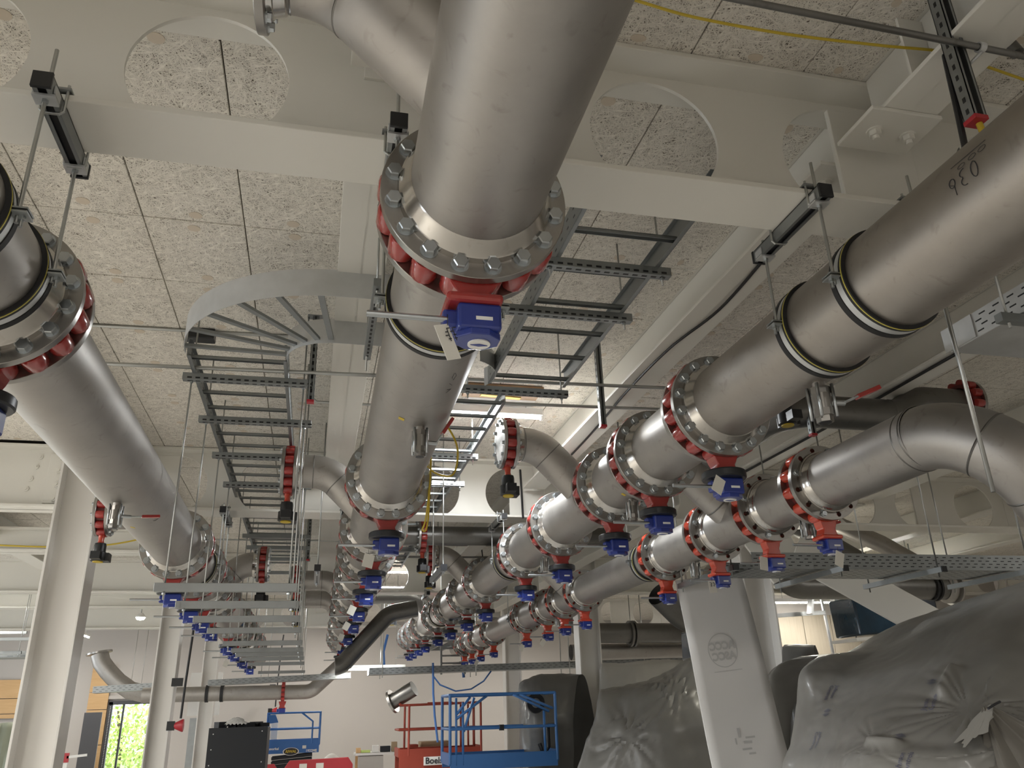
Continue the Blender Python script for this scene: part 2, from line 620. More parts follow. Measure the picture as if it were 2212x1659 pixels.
b2 = cell_beam(YB[1], -2.05, 14, 'second white cellular beam from the camera, spanning behind the valves', c0=-.566, HS=.86)
cell_beam(YB[2], -2.05, 14, 'third white cellular beam from the camera, over the far pipes')
cell_beam(YB[3], -2.05, 14, 'fourth and farthest white cellular beam, near the back wall')
# left-bay beams without holes, bolted to the columns
def plain_beam(yc, x0, x1, zb, zt, label, bolts=False):
    rt = root('steel_beam', ((x0+x1)/2, yc, zb), label, 'beam')
    wpart('web', MB().box(((x0+x1)/2, yc, (zb+zt)/2), (x1-x0, .014, zt-zb)), 'paint_white', rt)
    wpart('bottom_flange', MB().box(((x0+x1)/2, yc, zb+.0125), (x1-x0, .28, .025)), 'paint_white', rt, .003)
    wpart('top_flange', MB().box(((x0+x1)/2, yc, zt-.0125), (x1-x0, .28, .025)), 'paint_white', rt, .003)
    if bolts:
        wpart('connection_plate', MB().box((x1-.1, yc-.016, (zb+zt)/2), (.19, .018, (zt-zb)*.8)), 'paint_white', rt, .003)
        for z in (zb+.10, zb+.24, zb+.38, zb+.52):
            m = MB().lathe([(.036, -.012), (.036, 0)], 16, cap0=True).lathe([(.028, -.038), (.028, -.012)], 6, cap0=True, smooth=False)
            m.lathe([(.014, -.052), (.014, -.038)], 10, cap0=True)
            part('bolt', meshof(m, 'paint_white', 'bolt'), rt, (x1-.09-(x0+x1)/2, -.026, z-zb))
        for z, x in ((zb+.20, -.36), (zb+.30, -.34), (zb+.42, -.31), (zb+.52, -.29)):
            m = MB().lathe([(.027, -.006), (.027, 0)], 14, cap0=True).lathe([(.011, -.014), (.011, -.006)], 8, cap0=True)
            part('bolt', meshof(m, 'paint_white', 'bolt'), rt, (x1+x-(x0+x1)/2, -.008, z-zb))
    return rt
plain_beam(YB[1], -9.9, -2.42, ZB, ZT, 'white solid-web beam bolted to the front left column', True)
plain_beam(YB[2], -9.9, -2.42, ZB, 2.4, 'white solid-web beam on the left, one bay behind the front column')
plain_beam(YB[3], -9.9, -2.42, ZB, 2.4, 'farthest white solid-web beam on the left side')
plain_beam(11.3, -9.9, -2.1, 2.0, 2.3, 'slim white beam in the left bay between the first two columns')
plain_beam(17.2, -9.9, -2.1, 2.0, 2.3, 'slim white beam in the left bay between the second and third columns')

# ---------------- secondary beams along Y
nms = ['far left', 'left column', 'middle', 'second from the right header', 'right column', 'right bay', 'far right', 'outermost right']
for i, x in enumerate(XS):
    for j in range(4):
        y0 = [-7, YB[0], YB[1], YB[2]][j]+(.145 if j else 0)
        y1 = YB[j]-.145
        if i in (0, 5, 6, 7) and j == 3: continue
        bay = ['in front of the nearest cross beam', 'in the first bay', 'in the second bay', 'in the third bay'][j]
        rt = root('secondary_beam', (x, (y0+y1)/2, 2.21), 'white steel joist on the %s line, %s' % (nms[i], bay), 'beam')
        wpart('web', MB().box((x, (y0+y1)/2, 2.37), (.012, y1-y0, .32)), 'paint_white', rt)
        wpart('bottom_flange', MB().box((x, (y0+y1)/2, 2.22), (.25, y1-y0+.02, .02)), 'paint_white', rt, .002)
        wpart('top_flange', MB().box((x, (y0+y1)/2, ZC+.012), (.20, y1-y0+.02, .02)), 'paint_white', rt, .002)
        if i == 3 and j in (0, 1):
            # bolted landing plate under the joist where it meets the cross beam
            yy = y1-.02 if j == 0 else y0+.05
            wpart('landing_plate', MB().box((x-.02, yy-.05, 2.2), (.33, .24, .018)), 'paint_white', rt, .003)
            for q in (-.09, .07):
                m = MB().lathe([(.034, 0), (.034, .006)], 14, Matrix.Rotation(-PI/2, 4, 'X'), cap1=True)
                m = MB()
                for r_, z0, z1, sg in ((.034, -.006, 0, 14), (.026, -.028, -.006, 6), (.014, -.044, -.028, 10)):
                    m.lathe([(r_, z0), (r_, z1)], sg, Matrix.Rotation(PI/2, 4, 'X'), smooth=sg > 6, cap0=True, cap1=True)
                part('bolt', meshof(m, 'paint_white', 'bolt'), rt, (q, yy-.05-(y0+y1)/2, 2.191-2.21))
            for q in (-1.55, -1.1, -.35):
                if j == 0:
                    wpart('stiffener_plate', MB().box((x-.065, y1+q, 2.37), (.115, .012, .29)), 'paint_white', rt)

# ---------------- columns (H section, flanges facing left and right)
def column(xc, yc, label, w=.32, dp=.30):
    rt = root('steel_column', (xc, yc, FLOOR), label, 'column')
    h = 2.5-FLOOR
    zc = (FLOOR+2.5)/2
    wpart('web', MB().box((xc, yc, zc), (w-.04, .014, h)), 'paint_column', rt)
    for s in (-1, 1):
        wpart('flange', MB().box((xc+s*(w/2-.011), yc, zc), (.022, dp, h)), 'paint_column', rt, .003)
    return rt
column(-2.26, 8.3, 'white steel column nearest on the left, below the left header', .37)
column(-2.22, 14.2, 'second white steel column from the front on the left')
column(-2.22, 20.1, 'third white steel column from the front on the left')
column(4.74, 8.3, 'white steel column behind the leaning white foam sheet', .36)
column(4.74, 14.2, 'white steel column with small blue stickers, right of the blue lift', .40)
column(4.74, 20.1, 'white steel column behind the blue lift on the right', .40)

# ================================================================ PIPEWORK
class DN:
    pass
def weld_neck(r, R, t, neck, nb, rb, rh, holes, seg):
    """flange face at y=0, disc from 0 to t, hub tapering to the pipe at t+neck"""
    mb = MB()
    hub = r+ (R-r)*.36
    if holes:
        fn = lambda u, w, d: Vector((w*math.cos(u), d, w*math.sin(u)))
        for k in range(nb):
            a = 2*PI*(k+.5)/nb
            mb.holed(fn, a-PI/nb, a+PI/nb, hub, R, a, rb, rh, 0, t, 12, ru=rh/rb)
            for d in (0,):
                pass
        # rim
        mb.lathe([(R, 0), (R, t)], seg)
        mb.lathe([(r*.96, 0), (hub, 0)], seg, smooth=False)
    else:
        mb.lathe([(r*.96, 0), (R-.002, 0), (R, .002), (R, t-.002), (R-.002, t), (r+.006, t)], seg)
    return mb
def hub_mb(r, R, t, neck, seg):
    hub = r+(R-r)*.42
    return MB().lathe([(hub, t), (hub-.004, t+neck*.30), (hub-.010, t+neck*.36), (r+.008, t+neck*.95), (r+.0005, t+neck*1.05)], seg)
def bolt_mb(r, l):
    mb = MB()
    mb.lathe([(r*1.16, 0), (r*1.16, .005)], 18, cap1=True)
    mb.lathe([(r*.98, .004), (r*.98, l*.85), (r*.86, l)], 6, cap1=True, smooth=False)
    return mb
def lug_body(r, R, rb, rl, w, nb):
    mb = MB()
    mb.lathe([(r, 0), (rb-.012, 0), (rb-.012, w), (r, w)], 64, closed=True)
    return mb
def lugs(rb, rl, w, nb):
    mb = MB()
    for k in range(nb):
        a = 2*PI*(k+.5)/nb
        M = Matrix.Translation((rb*math.cos(a), 0, rb*math.sin(a)))
        mb.lathe([(rl*.9, .002), (rl, .012), (rl, w-.012), (rl*.9, w-.002)], 16, M, cap0=True, cap1=True)
    return mb

SIZES = {}
def make_size(key, r, R, rb, nb, bolt_r, w, holes, lug_mat):
    s = DN()
    s.r, s.R, s.rb, s.nb, s.w, s.t = r, R, rb, nb, w, .034 if r > .15 else .026
    s.neck = .072 if r > .15 else .05
    s.flange = meshof(weld_neck(r, R, s.t, s.neck, nb, rb, bolt_r*.95, holes, 72), 'steel_flange', 'flange')
    s.hub = meshof(hub_mb(r, R, s.t, s.neck, 72), 'steel_polished', 'hub')
    s.bolt = meshof(bolt_mb(bolt_r, bolt_r*1.25), 'zinc_bolt', 'bolt')
    allb = MB()
    for k in range(nb):
        a = 2*PI*(k+.5)/nb
        m = bolt_mb(bolt_r, bolt_r*1.25)
        allb.add([(v[0]+rb*math.cos(a), v[1], v[2]+rb*math.sin(a)) for v in m.v], m.f, False)
    s.bolts = meshof(allb, 'zinc_bolt', 'bolts')
    s.body = meshof(lug_body(r*.97, R, rb, R-rb+.012, w, nb), 'valve_maroon', 'valve_body')
    s.disc = meshof(MB().lathe([(.03, -.014), (r*.955, -.006), (r*.955, .006), (.03, .014)], 40, cap0=True, cap1=True), 'steel_dark', 'disc')
    s.lugs = meshof(lugs(rb, R-rb+.008, w, nb), lug_mat, 'lug')
    s.lug = meshof(MB().lathe([((R-rb+.008)*.9, .002), (R-rb+.008, .012), (R-rb+.008, w-.012), ((R-rb+.008)*.9, w-.002)], 16, cap0=True, cap1=True), lug_mat, 'lug')
    SIZES[key] = s
    return s
S4 = make_size('400', .2032, .288, .2525, 16, .0235, .102, False, 'valve_red')
S3 = make_size('300', .162, .2275, .200, 12, .016, .085, True, 'valve_orange')
S2 = make_size('250', .1365, .200, .174, 12, .014, .07, False, 'valve_red')

AX = {'M': (.3842, 1.4593, .0085, 0.0), 'L': (-1.1567, 1.4265, .0003, -.0115), 'R1': (2.0916, 1.4884, -.0009, .0028), 'R2': (2.9253, 1.1976, 0, .0001)}
AXN = {'M': 'middle header', 'L': 'left header', 'R1': 'big right header', 'R2': 'slimmer right header'}
def on_axis(k, y):
    a = AX[k]
    return Vector((a[0]+a[2]*y, y, a[1]+a[3]*y))

ROT180 = Quaternion((0, 0, 1), PI)
def add_flange(rt, s, y, rev, near, partial=None):
    f = part('flange', s.flange, rt, (0, y, 0), ROT180 if rev else Quaternion())
    part('hub', s.hub, f)
    if near:
        for k in range(s.nb):
            if partial and (k % partial): continue
            a = 2*PI*(k+.5)/s.nb
            part('bolt', s.bolt, f, (s.rb*math.cos(a), s.t, s.rb*math.sin(a)))
    elif partial:
        for k in range(0, s.nb, partial):
            a = 2*PI*(k+.5)/s.nb
            part('bolt', s.bolt, f, (s.rb*math.cos(a), s.t, s.rb*math.sin(a)))
    else:
        part('bolts', s.bolts, f, (0, s.t, 0), kind='stuff')
    return f

def spool(k, s, y0, y1, f0, f1, label, mat='steel', near=True, partial=None, group=None):
    """a length of header from y0 to y1; f0/f1: flange at the near / far end"""
    p0, p1 = on_axis(k, y0), on_axis(k, y1)
    d = p1-p0
    L = d.length
    rt = root('steel_pipe', p0, label, 'pipe')
    rt.rotation_mode = 'QUATERNION'
    rt.rotation_quaternion = QY(d)
    mb = MB().lathe([(s.r, 0), (s.r, L)], 72)
    mb.lathe([(s.r-.008, L), (s.r-.008, 0)], 72)
    part('pipe', meshof(mb, mat, 'pipe'), rt)
    if f0: add_flange(rt, s, 0, False, near, partial)
    if f1: add_flange(rt, s, L, True, near and y1 < 6, partial)
    # girth welds next to the flanges
    return rt

gear_cache = {}
def rounded(w, d, h, b, mat, name, c=(0, 0, 0)):
    return meshof(MB().box(c, (w, d, h)), mat, name, b)
def gear_meshes(style):
    if style in gear_cache: return gear_cache[style]
    g = {}
    if style == 'dn300':
        red = 'valve_orange'; k = .8
    else:
        red = 'valve_red'; k = 1.0
    # neck: a waisted casting below the ring
    prof = [(-.075, .03), (-.062, -.02), (-.05, -.05), (-.06, -.085), (-.08, -.10), (.08, -.10), (.06, -.085), (.05, -.05), (.062, -.02), (.075, .03)]
    g['neck'] = meshof(MB().prism([(x*k, z*k) for x, z in prof], -.048*k, .048*k), red, 'neck', .008*k)
    g['top_plate'] = rounded(.17*k, .15*k, .03*k, .012*k, red, 'top_plate')
    g['adapter'] = meshof(MB().lathe([(.045, -.022), (.112, -.022), (.118, -.015), (.118, .015), (.112, .022), (.045, .022)], 32, Matrix.Rotation(PI/2, 4, 'X'), cap0=True, cap1=True), 'black_plastic', 'adapter')
    mb = MB().box((0, 0, -.043*k), (.13*k, .12*k, .086*k))
    mb.box((-.08*k, 0, -.040*k), (.05*k, .055*k, .06*k))
    g['gearbox'] = meshof(mb, 'gear_blue', 'gearbox', .009*k)
    # cover: octagonal plate hanging tilted under the box, with corner screws
    poly = [(math.cos(a)*.072*k, math.sin(a)*.062*k) for a in [PI/8+i*PI/4 for i in range(8)]]
    g['cover'] = meshof(MB().prism(poly, -.011*k, .011*k, Matrix.Rotation(PI/2, 4, 'X')), 'gear_blue', 'cover', .003)
    g['indicator'] = meshof(MB().lathe([(.034*k, -.003), (.034*k, .003)], 24, Matrix.Rotation(PI/2, 4, 'X') @ Matrix.Scale(1.0, 4), cap0=True, cap1=True), 'sign_white', 'position_indicator')
    g['pointer'] = meshof(MB().prism([(-.026*k, 0), (0, -.008*k), (.026*k, 0), (0, .008*k)], -.0012, .0012, Matrix.Rotation(PI/2, 4, 'X')), 'gear_blue', 'pointer')
    g['nameplate'] = rounded(.05*k, .001, .012*k, 0, 'sign_white', 'nameplate')
    sh = MB().tube([(0, 0, 0), (-.235*k, 0, 0)], .0095*k, 12)
    g['shaft'] = meshof(sh, 'zinc_bolt', 'shaft')
    gear_cache[style] = g
    return g

def valve(k, s, y, label, style='dn400', gear=True, near=True, flip=1, adapter=True, tilt=0.0):
    """lug butterfly valve clamped between two flanges, worm gear hanging below; y = near face of its body"""
    rt = root('butterfly_valve', on_axis(k, y), label, 'valve')
    body = part('valve_body', s.body, rt)
    part('disc', s.disc, rt, (0, s.w/2, 0))
    if near:
        for q in range(s.nb):
            a = 2*PI*(q+.5)/s.nb
            part('lug', s.lug, body, (s.rb*math.cos(a), 0, s.rb*math.sin(a)))
    else:
        part('lugs', s.lugs, body, kind='stuff')
    if gear:
        g = gear_meshes(style)
        kk = .8 if style == 'dn300' else 1.0
        c = s.w/2
        z = -s.R-.005
        nk = part('neck', g['neck'], rt, (0, c, z))
        if k == 'M' and not adapter:
            nk.scale = (1, 1, .45)
            z -= .040
        elif adapter:
            nk.scale = (1, 1, .72)
            z -= .070
        else:
            z -= .10*kk
        if adapter:
            part('adapter', g['adapter'], rt, (0, c, z-.018), label='black adapter flange')
            z -= .038
        else:
            part('top_plate', g['top_plate'], rt, (0, c, z-.008))
            z -= .022*kk
        gb = part('gearbox', g['gearbox'], rt, (flip*.015, c, z), label='blue gearbox')
        if k == 'M' and not adapter: gb.scale = (1, 1, .95)
        part('shaft', g['shaft'], gb, (-.09*kk, -.02*kk, -.045*kk), None if flip > 0 else Quaternion((0, 0, 1), PI))
        part('cover', g['cover'], gb, (0, 0, -.094*kk))
        part('position_indicator', g['indicator'], gb, (.008, .01, -.106*kk))
        part('pointer', g['pointer'], gb, (.008, .01, -.110*kk))
        part('nameplate', g['nameplate'], gb, (.012*kk, -.0605*kk, -.052*kk))
    return rt

# ---- the four headers: near faces of the first flange of every valve
VY = {'M': [2.02, 5.25, 6.85, 7.95, 9.45, 10.9, 12.9, 15.3, 17.6],
      'L': [2.78, 7.09, 8.21, 9.13, 9.99, 12.09, 13.24, 14.94, 16.65],
      'R1': [3.70, 4.60, 5.39, 6.75, 8.05, 10.12, 11.44, 12.9, 14.26, 15.9, 16.9, 17.9, 18.6],
      'R2': [4.10, 4.73, 5.49, 6.46, 8.73, 9.51, 10.27, 11.39, 13.64, 14.75, 15.6, 16.4]}
START = {'M': -1.2, 'L': -1.2, 'R1': -1.2, 'R2': 3.22}
END = {'M': 19.6, 'L': 19.0, 'R1': 19.4, 'R2': 17.4}
for k in ('M', 'L', 'R1', 'R2'):
    s = S3 if k == 'R2' else S4
    ys = VY[k]
    prev = START[k]
    for i, y in enumerate(ys):
        near = y < 8.3
        nm = ORD[i] if i < len(ORD) else str(i)
        # near face of the spool flange's disc is at y; its joint face at y+t
        fl_end = y+s.t
        desc = {'M': 'stainless', 'L': 'stainless', 'R1': 'brown-grey stainless', 'R2': 'bright stainless'}[k]
        if i == 0:
            lab = '%s pipe of the %s, running from the camera to its first valve' % (desc, AXN[k])
        else:
            lab = '%s pipe of the %s between its %s and %s valves' % (desc, AXN[k], ORD[i-1], nm)
        partial = 3 if k == 'R2' else None
        spool(k, s, prev, fl_end, i > 0, True, lab, 'steel_near' if (i == 0 and k == 'R1') else 'steel', near, partial)
        blk = not (k == 'M' and i == 0) and k != 'R2'
        valve(k, s, fl_end, 'red lug butterfly valve with blue gearbox, %s from the camera on the %s' % (nm, AXN[k]),
              'dn300' if k == 'R2' else 'dn400', True, near, 1, blk)
        prev = fl_end+s.w
    spool(k, s, prev, END[k], True, False, 'last far length of the %s, ending near the back wall' % AXN[k], 'steel', False, 3 if k == 'R2' else None)

# ================================================================ CLAMPS AND HANGERS
def clamp_meshes(r, w=.082):
    k = ('clamp', round(r, 3))
    if k in gear_cache: return gear_cache[k]
    g = {}
    g['rubber'] = meshof(MB().lathe([(r+.0005, -w/2), (r+.016, -w/2), (r+.016, -w/2+.024), (r+.008, -w/2+.026), (r+.008, w/2-.026), (r+.016, w/2-.024), (r+.016, w/2), (r+.0005, w/2)], 72), 'rubber', 'rubber_lining')
    g['band'] = meshof(MB().lathe([(r+.0085, -w/2+.027), (r+.0135, -w/2+.027), (r+.0135, w/2-.027), (r+.0085, w/2-.027)], 72), 'zinc_bright', 'band')
    g['stripe'] = meshof(MB().lathe([(r+.0158, -w/2+.006), (r+.0172, -w/2+.006), (r+.0172, -w/2+.011), (r+.0158, -w/2+.011)], 72), 'yellow_pale', 'stripe')
    ear = MB().box((.022, 0, .006), (.05, w*.72, .006)).box((.022, 0, -.006), (.05, w*.72, .006))
    g['ear'] = meshof(ear, 'zinc', 'ear', .0015)
    b = MB()
    for z0, z1, rr, sg in ((-.045, -.02, .006, 10), (-.022, -.009, .011, 6), (.009, .02, .011, 6)):
        b.lathe([(rr, z0), (rr, z1)], sg, Matrix.Translation((.026, 0, 0)) @ Matrix.Rotation(PI/2, 4, 'X'), smooth=sg > 6, cap0=True, cap1=True)
    g['ear_bolt'] = meshof(b, 'zinc_bolt', 'ear_bolt')
    gear_cache[k] = g
    return g
def clamp(k, r, y, label, ears=(-1, 1)):
    p = on_axis(k, y)
    rt = root('pipe_clamp', p, label, 'clamp')
    g = clamp_meshes(r)
    part('rubber_lining', g['rubber'], rt, label='black rubber lining')
    part('band', g['band'], rt)
    part('stripe', g['stripe'], rt, label='thin yellow stripe')
    for s in ears:
        e = part('ear', g['ear'], rt, (s*(r+.012), 0, 0), None if s > 0 else ROT180)
        part('ear_bolt', g['ear_bolt'], e)
    return rt
def hanger(x, ya, yb, ze, zc, label, ztop=2.03, beamy=None, hw=.13):
    """cross-beam hanger: a strut under the beam flange, clipped by two U-bolts, a rod at either end down to a clamp ear"""
    rt = root('pipe_hanger', (x, (ya+yb)/2, zc), label, 'hanger')
    s = .054
    m = MB()
    y0, y1 = ya-.05, yb+.05
    # open channel: back and two webs with lips, slot facing down
    m.box((x, (y0+y1)/2, zc+s/2-.002), (s, y1-y0, .004))
    for q in (-1, 1):
        m.box((x+q*(s/2-.002), (y0+y1)/2, zc), (.004, y1-y0, s))
        m.box((x+q*(s/2-.008), (y0+y1)/2, zc-s/2+.002), (.012, y1-y0, .004))
    wpart('channel', m, 'zinc', rt)
    wpart('channel_slot', MB().box((x, (y0+y1)/2, zc-.006), (s-.012, y1-y0-.01, .02)), 'black_plastic', rt)
    for yy in (y0-.004, y1+.004):
        wpart('end_cap', MB().box((x, yy, zc), (s+.006, .012, s+.006)), 'black_plastic', rt, .002)
    for yy in (ya, yb):
        wpart('rod', MB().tube([(x, yy, ze-.03), (x, yy, ztop if yy == ya else zc+.06)], .0065, 10), 'rod_zinc', rt)
        wpart('saddle', MB().box((x, yy, zc-s/2-.004), (s+.014, .05, .008)).box((x-s/2-.004, yy, zc-.008), (.005, .05, .03)).box((x+s/2+.004, yy, zc-.008), (.005, .05, .03)), 'zinc_bright', rt)
        wpart('nut', MB().lathe([(.011, 0), (.011, .011)], 6, Matrix.Translation((x, yy, zc-s/2-.008)) @ Matrix.Rotation(-PI/2, 4, 'X'), smooth=False, cap0=True, cap1=True), 'zinc_bolt', rt)
    by = beamy
    for sgn in (-1, 1):
        yy = by+sgn*(hw+.005)
        z0 = zc-s/2-.004
        pts = [(x-s/2-.008, yy, ZB+.055), (x-s/2-.008, yy, z0+.01), (x-s/2+.004, yy, z0), (x+s/2-.004, yy, z0), (x+s/2+.008, yy, z0+.01), (x+s/2+.008, yy, ZB+.055)]
        wpart('u_bolt', MB().tube(pts, .005, 8), 'rod_zinc', rt)
        wpart('clip', MB().box((x, yy-sgn*.018, ZB+.034), (s+.04, .06, .008)), 'zinc', rt)
    return rt
ZH = 1.858
for bi, yb in enumerate(YB[:3]):
    bn = ['nearest', 'second', 'third'][bi]
    for k in ('L', 'M', 'R1'):
        p = on_axis(k, yb)
        if bi == 2 and k == 'M': continue
        ya, yc = (yb-.235, yb+.20) if bi == 0 else (yb-.29, yb+.30)
        if k == 'M' and bi == 0: yc = 2.735
        if k == 'R1' and bi == 0: ya, yc = 2.33, 2.745
        if k == 'L' and bi == 0: ya, yc = 2.28, 2.64
        for q, (cy, nm) in enumerate(((ya, 'front'), (yc, 'rear'))):
            if k == 'M' and bi == 0 and q == 0: continue
            clamp(k, .2032, cy, 'rubber lined pipe clamp on the %s, %s one under the %s cross beam' % (AXN[k], nm, bn))
        for s in (-1, 1):
            hanger(p.x+s*.228, ya, yc, p.z, ZH, 'galvanised strut hanger under the %s cross beam, %s side of the %s' % (bn, 'left' if s < 0 else 'right', AXN[k]), 2.03 if bi == 0 else 1.93, yb, .136 if bi == 0 else .155)
# slimmer header: clamps on long rods
for y, nm in ((6.86, 'near'), (11.75, 'far')):
    clamp('R2', .162, y, 'rubber lined clamp on the slimmer right header, %s one' % nm)
    p = on_axis('R2', y)
    for s in (-1, 1):
        single('threaded_rod', MB().tube([(p.x+s*.192, y, p.z-.04), (p.x+s*.192, y, 2.535)], .0065, 8), 'rod_zinc', 'thin threaded rod on the %s of the %s clamp of the slimmer right header' % ('left' if s < 0 else 'right', nm), 'rod')

# ================================================================ BRANCHES
def pipe_mesh(pts, r, seg=40):
    return MB().tube(pts, r, seg, cap=False)
def bend(p, a, b, R, n=10):
    """arc of radius R at corner p from direction a (arriving) to direction b (leaving)"""
    p, a, b = Vector(p), Vector(a).normalized(), Vector(b).normalized()
    ang = a.angle(b)
    t = R*math.tan(ang/2)
    s = p-a*t
    nrm = (b-a*a.dot(b)).normalized()
    c = s+nrm*R
    return [c-nrm*R*math.cos(ang*i/n)+a*R*math.sin(ang*i/n) for i in range(n+1)]
def black_gear():
    if 'bg' in gear_cache: return gear_cache['bg']
    g = {}
    m = MB().lathe([(.045, 0), (.05, -.02), (.05, -.075), (.062, -.08), (.062, -.15), (.055, -.155)], 24, Matrix.Rotation(PI/2, 4, 'X') @ Matrix.Scale(-1, 4, (0, 1, 0)), cap0=True, cap1=True)
    m = MB()
    m.lathe([(.045, 0), (.05, .02), (.05, .075), (.064, .08), (.064, .15), (.055, .155)], 24, Matrix.Rotation(-PI/2, 4, 'X'), cap0=True, cap1=True)
    m.box((0, -.065, -.118), (.075, .13, .062))
    m.box((.03, .03, -.118), (.11, .11, .07))
    g['gear'] = meshof(m, 'black_plastic', 'gearbox')
    g['lid'] = meshof(MB().lathe([(.042, .155), (.042, .163)], 20, Matrix.Rotation(-PI/2, 4, 'X'), cap0=True, cap1=True), 'yellow', 'indicator_lid')
    g['stem'] = meshof(MB().lathe([(.028, 0), (.022, .05), (.03, .085)], 16, Matrix.Rotation(-PI/2, 4, 'X'), cap0=True, cap1=True), 'valve_orange', 'stem')
    for kk in ('gear', 'lid', 'stem'):
        for v in g[kk].vertices:
            if kk != 'gear' or True:
                pass
    gear_cache['bg'] = g
    return g
def flip_down(me):
    zs = [v.co.z for v in me.vertices]
    if sum(zs)/len(zs) > 0:
        for v in me.vertices: v.co.z = -v.co.z
        me.flip_normals()
def branch_valve(x, y, z, s, label, gearnear=True):
    """valve whose faces look along X, with black worm gear below and a bolted flange on either side"""
    rt = root('butterfly_valve', (x, y, z), label, 'valve')
    q = Quaternion((0, 0, 1), -PI/2)
    w = S2.w
    body = part('valve_body', S2.body, rt, (-w/2, 0, 0), q)
    for n in range(S2.nb):
        a = 2*PI*(n+.5)/S2.nb
        part('lug', S2.lug, body, (S2.rb*math.cos(a), 0, S2.rb*math.sin(a)))
    part('disc', S2.disc, rt, (0, 0, 0), q)
    g = black_gear()
    for me in (g['gear'], g['lid'], g['stem']): flip_down(me)
    part('stem', g['stem'], rt, (0, 0, -S2.R+.012))
    gb = part('gearbox', g['gear'], rt, (0, 0, -S2.R-.065), label='black gearbox')
    part('indicator_lid', g['lid'], gb, label='yellow indicator lid')
    # blind counter flange on the open side
    f = part('counter_flange', S2.flange, rt, (s*(w/2), 0, 0), Quaternion((0, 0, 1), PI/2 if s < 0 else -PI/2))
    part('blank', meshof(MB().lathe([(.005, 0), (S2.R*.8, 0), (S2.R*.8, .014), (.005, .014)], 36, closed=True), 'steel', 'blank'), f, (0, S2.t*.4, 0))
    for n in range(S2.nb):
        a = 2*PI*(n+.5)/S2.nb
        part('bolt', S2.bolt, f, (S2.rb*math.cos(a), S2.t, S2.rb*math.sin(a)))
    return rt
def branch(k, y, s, xv, zl, label, vlabel, with_valve=True, r=.1365):
    """45 degree stub off the header's shoulder, elbow to horizontal, flange, valve"""
    p = on_axis(k, y)
    d = Vector((s, 0, 1)).normalized()
    c = p+d*(zl-p.z)*math.sqrt(2)
    end = Vector((xv-s*(-1)*0, y, zl))
    w = S2.w/2+S2.t
    rt = root('branch_pipe', p+d*.2, label, 'pipe')
    xe = xv-s*w
    pts = [p+d*.12]+bend(c, d, (s, 0, 0), .30)+[Vector((xe, y, zl))]
    wpart('pipe', pipe_mesh(pts, r), 'steel', rt)
    seam = bend(c, d, (s, 0, 0), .30)
    for sp, dr in ((seam[0], d), (seam[-1], Vector((s, 0, 0)))):
        M = Matrix.Translation(sp) @ QY(dr).to_matrix().to_4x4()
        wpart('weld_seam', MB().lathe([(r, -.004), (r+.0022, 0), (r, .004)], 40, M), 'steel_dark', rt)
    f = part('flange', S2.flange, rt, Vector((xv-s*S2.w/2, y, zl))-Vector(rt.location), Quaternion((0, 0, 1), PI/2 if s > 0 else -PI/2))
    part('hub', S2.hub, f)
    for n in range(S2.nb):
        a = 2*PI*(n+.5)/S2.nb
        part('bolt', S2.bolt, f, (S2.rb*math.cos(a), S2.t, S2.rb*math.sin(a)))
    if with_valve:
        branch_valve(xv, y, zl, s, vlabel)
branch('M', 1.665, -1, -.285, 1.90, 'stainless branch elbow at the top edge, joining the nearest length of the middle header', '', False)
branch('M', 6.6, -1, -.276, 1.86, 'stainless branch elbow rising left from the middle header behind its second valve', 'red branch valve with black gearbox left of the middle header, before the second cross beam')
branch('M', 11.9, -1, -.30, 1.76, 'stainless branch elbow left of the far middle header', 'small red branch valve far off between left and middle headers')
branch('M', 14.0, -1, -.30, 1.76, 'second far stainless branch elbow left of the middle header', 'farthest red branch valve left of the middle header')
branch('R1', 5.9, -1, 1.40, 1.945, 'stainless branch elbow rising left from the big right header, lit from behind', 'red branch valve with black gearbox in the bright light between middle and right headers')
branch('R1', 10.75, -1, 1.44, 1.92, 'grey branch elbow left of the big right header beyond the second cross beam', 'red branch valve beyond the second cross beam, left of the big right header')
branch('R1', 15.6, -1, 1.40, 1.92, 'dark far branch elbow curving into the big right header', 'farthest red branch valve left of the big right header')
branch('L', 7.62, -1, -1.86, 1.70, 'stainless branch stub left of the left header', 'red branch valve with black gearbox in front of the front left column')
branch('L', 9.75, 1, -.62, 1.62, 'stainless branch stub right of the left header beyond the second beam', 'red branch valve right of the left header, under the cable ladder')
for y, L_, nm in ((5.17, .80, 'stainless tee branch running up left from the slimmer right header'), (9.1, .75, 'second tee branch on the slimmer right header, farther back')):
    p = on_axis('R2', y)
    dd = Vector((-1, 0, .95)).normalized()
    rt = root('branch_pipe', p+dd*.15, nm, 'pipe')
    wpart('pipe', pipe_mesh([p+dd*.10, p+dd*L_], .125), 'steel', rt)
    wpart('weld_seam', MB().lathe([(.125, -.006), (.129, 0), (.125, .006)], 36, Matrix.Translation(p+dd*.19) @ QY(dd).to_matrix().to_4x4()), 'steel_dark', rt)

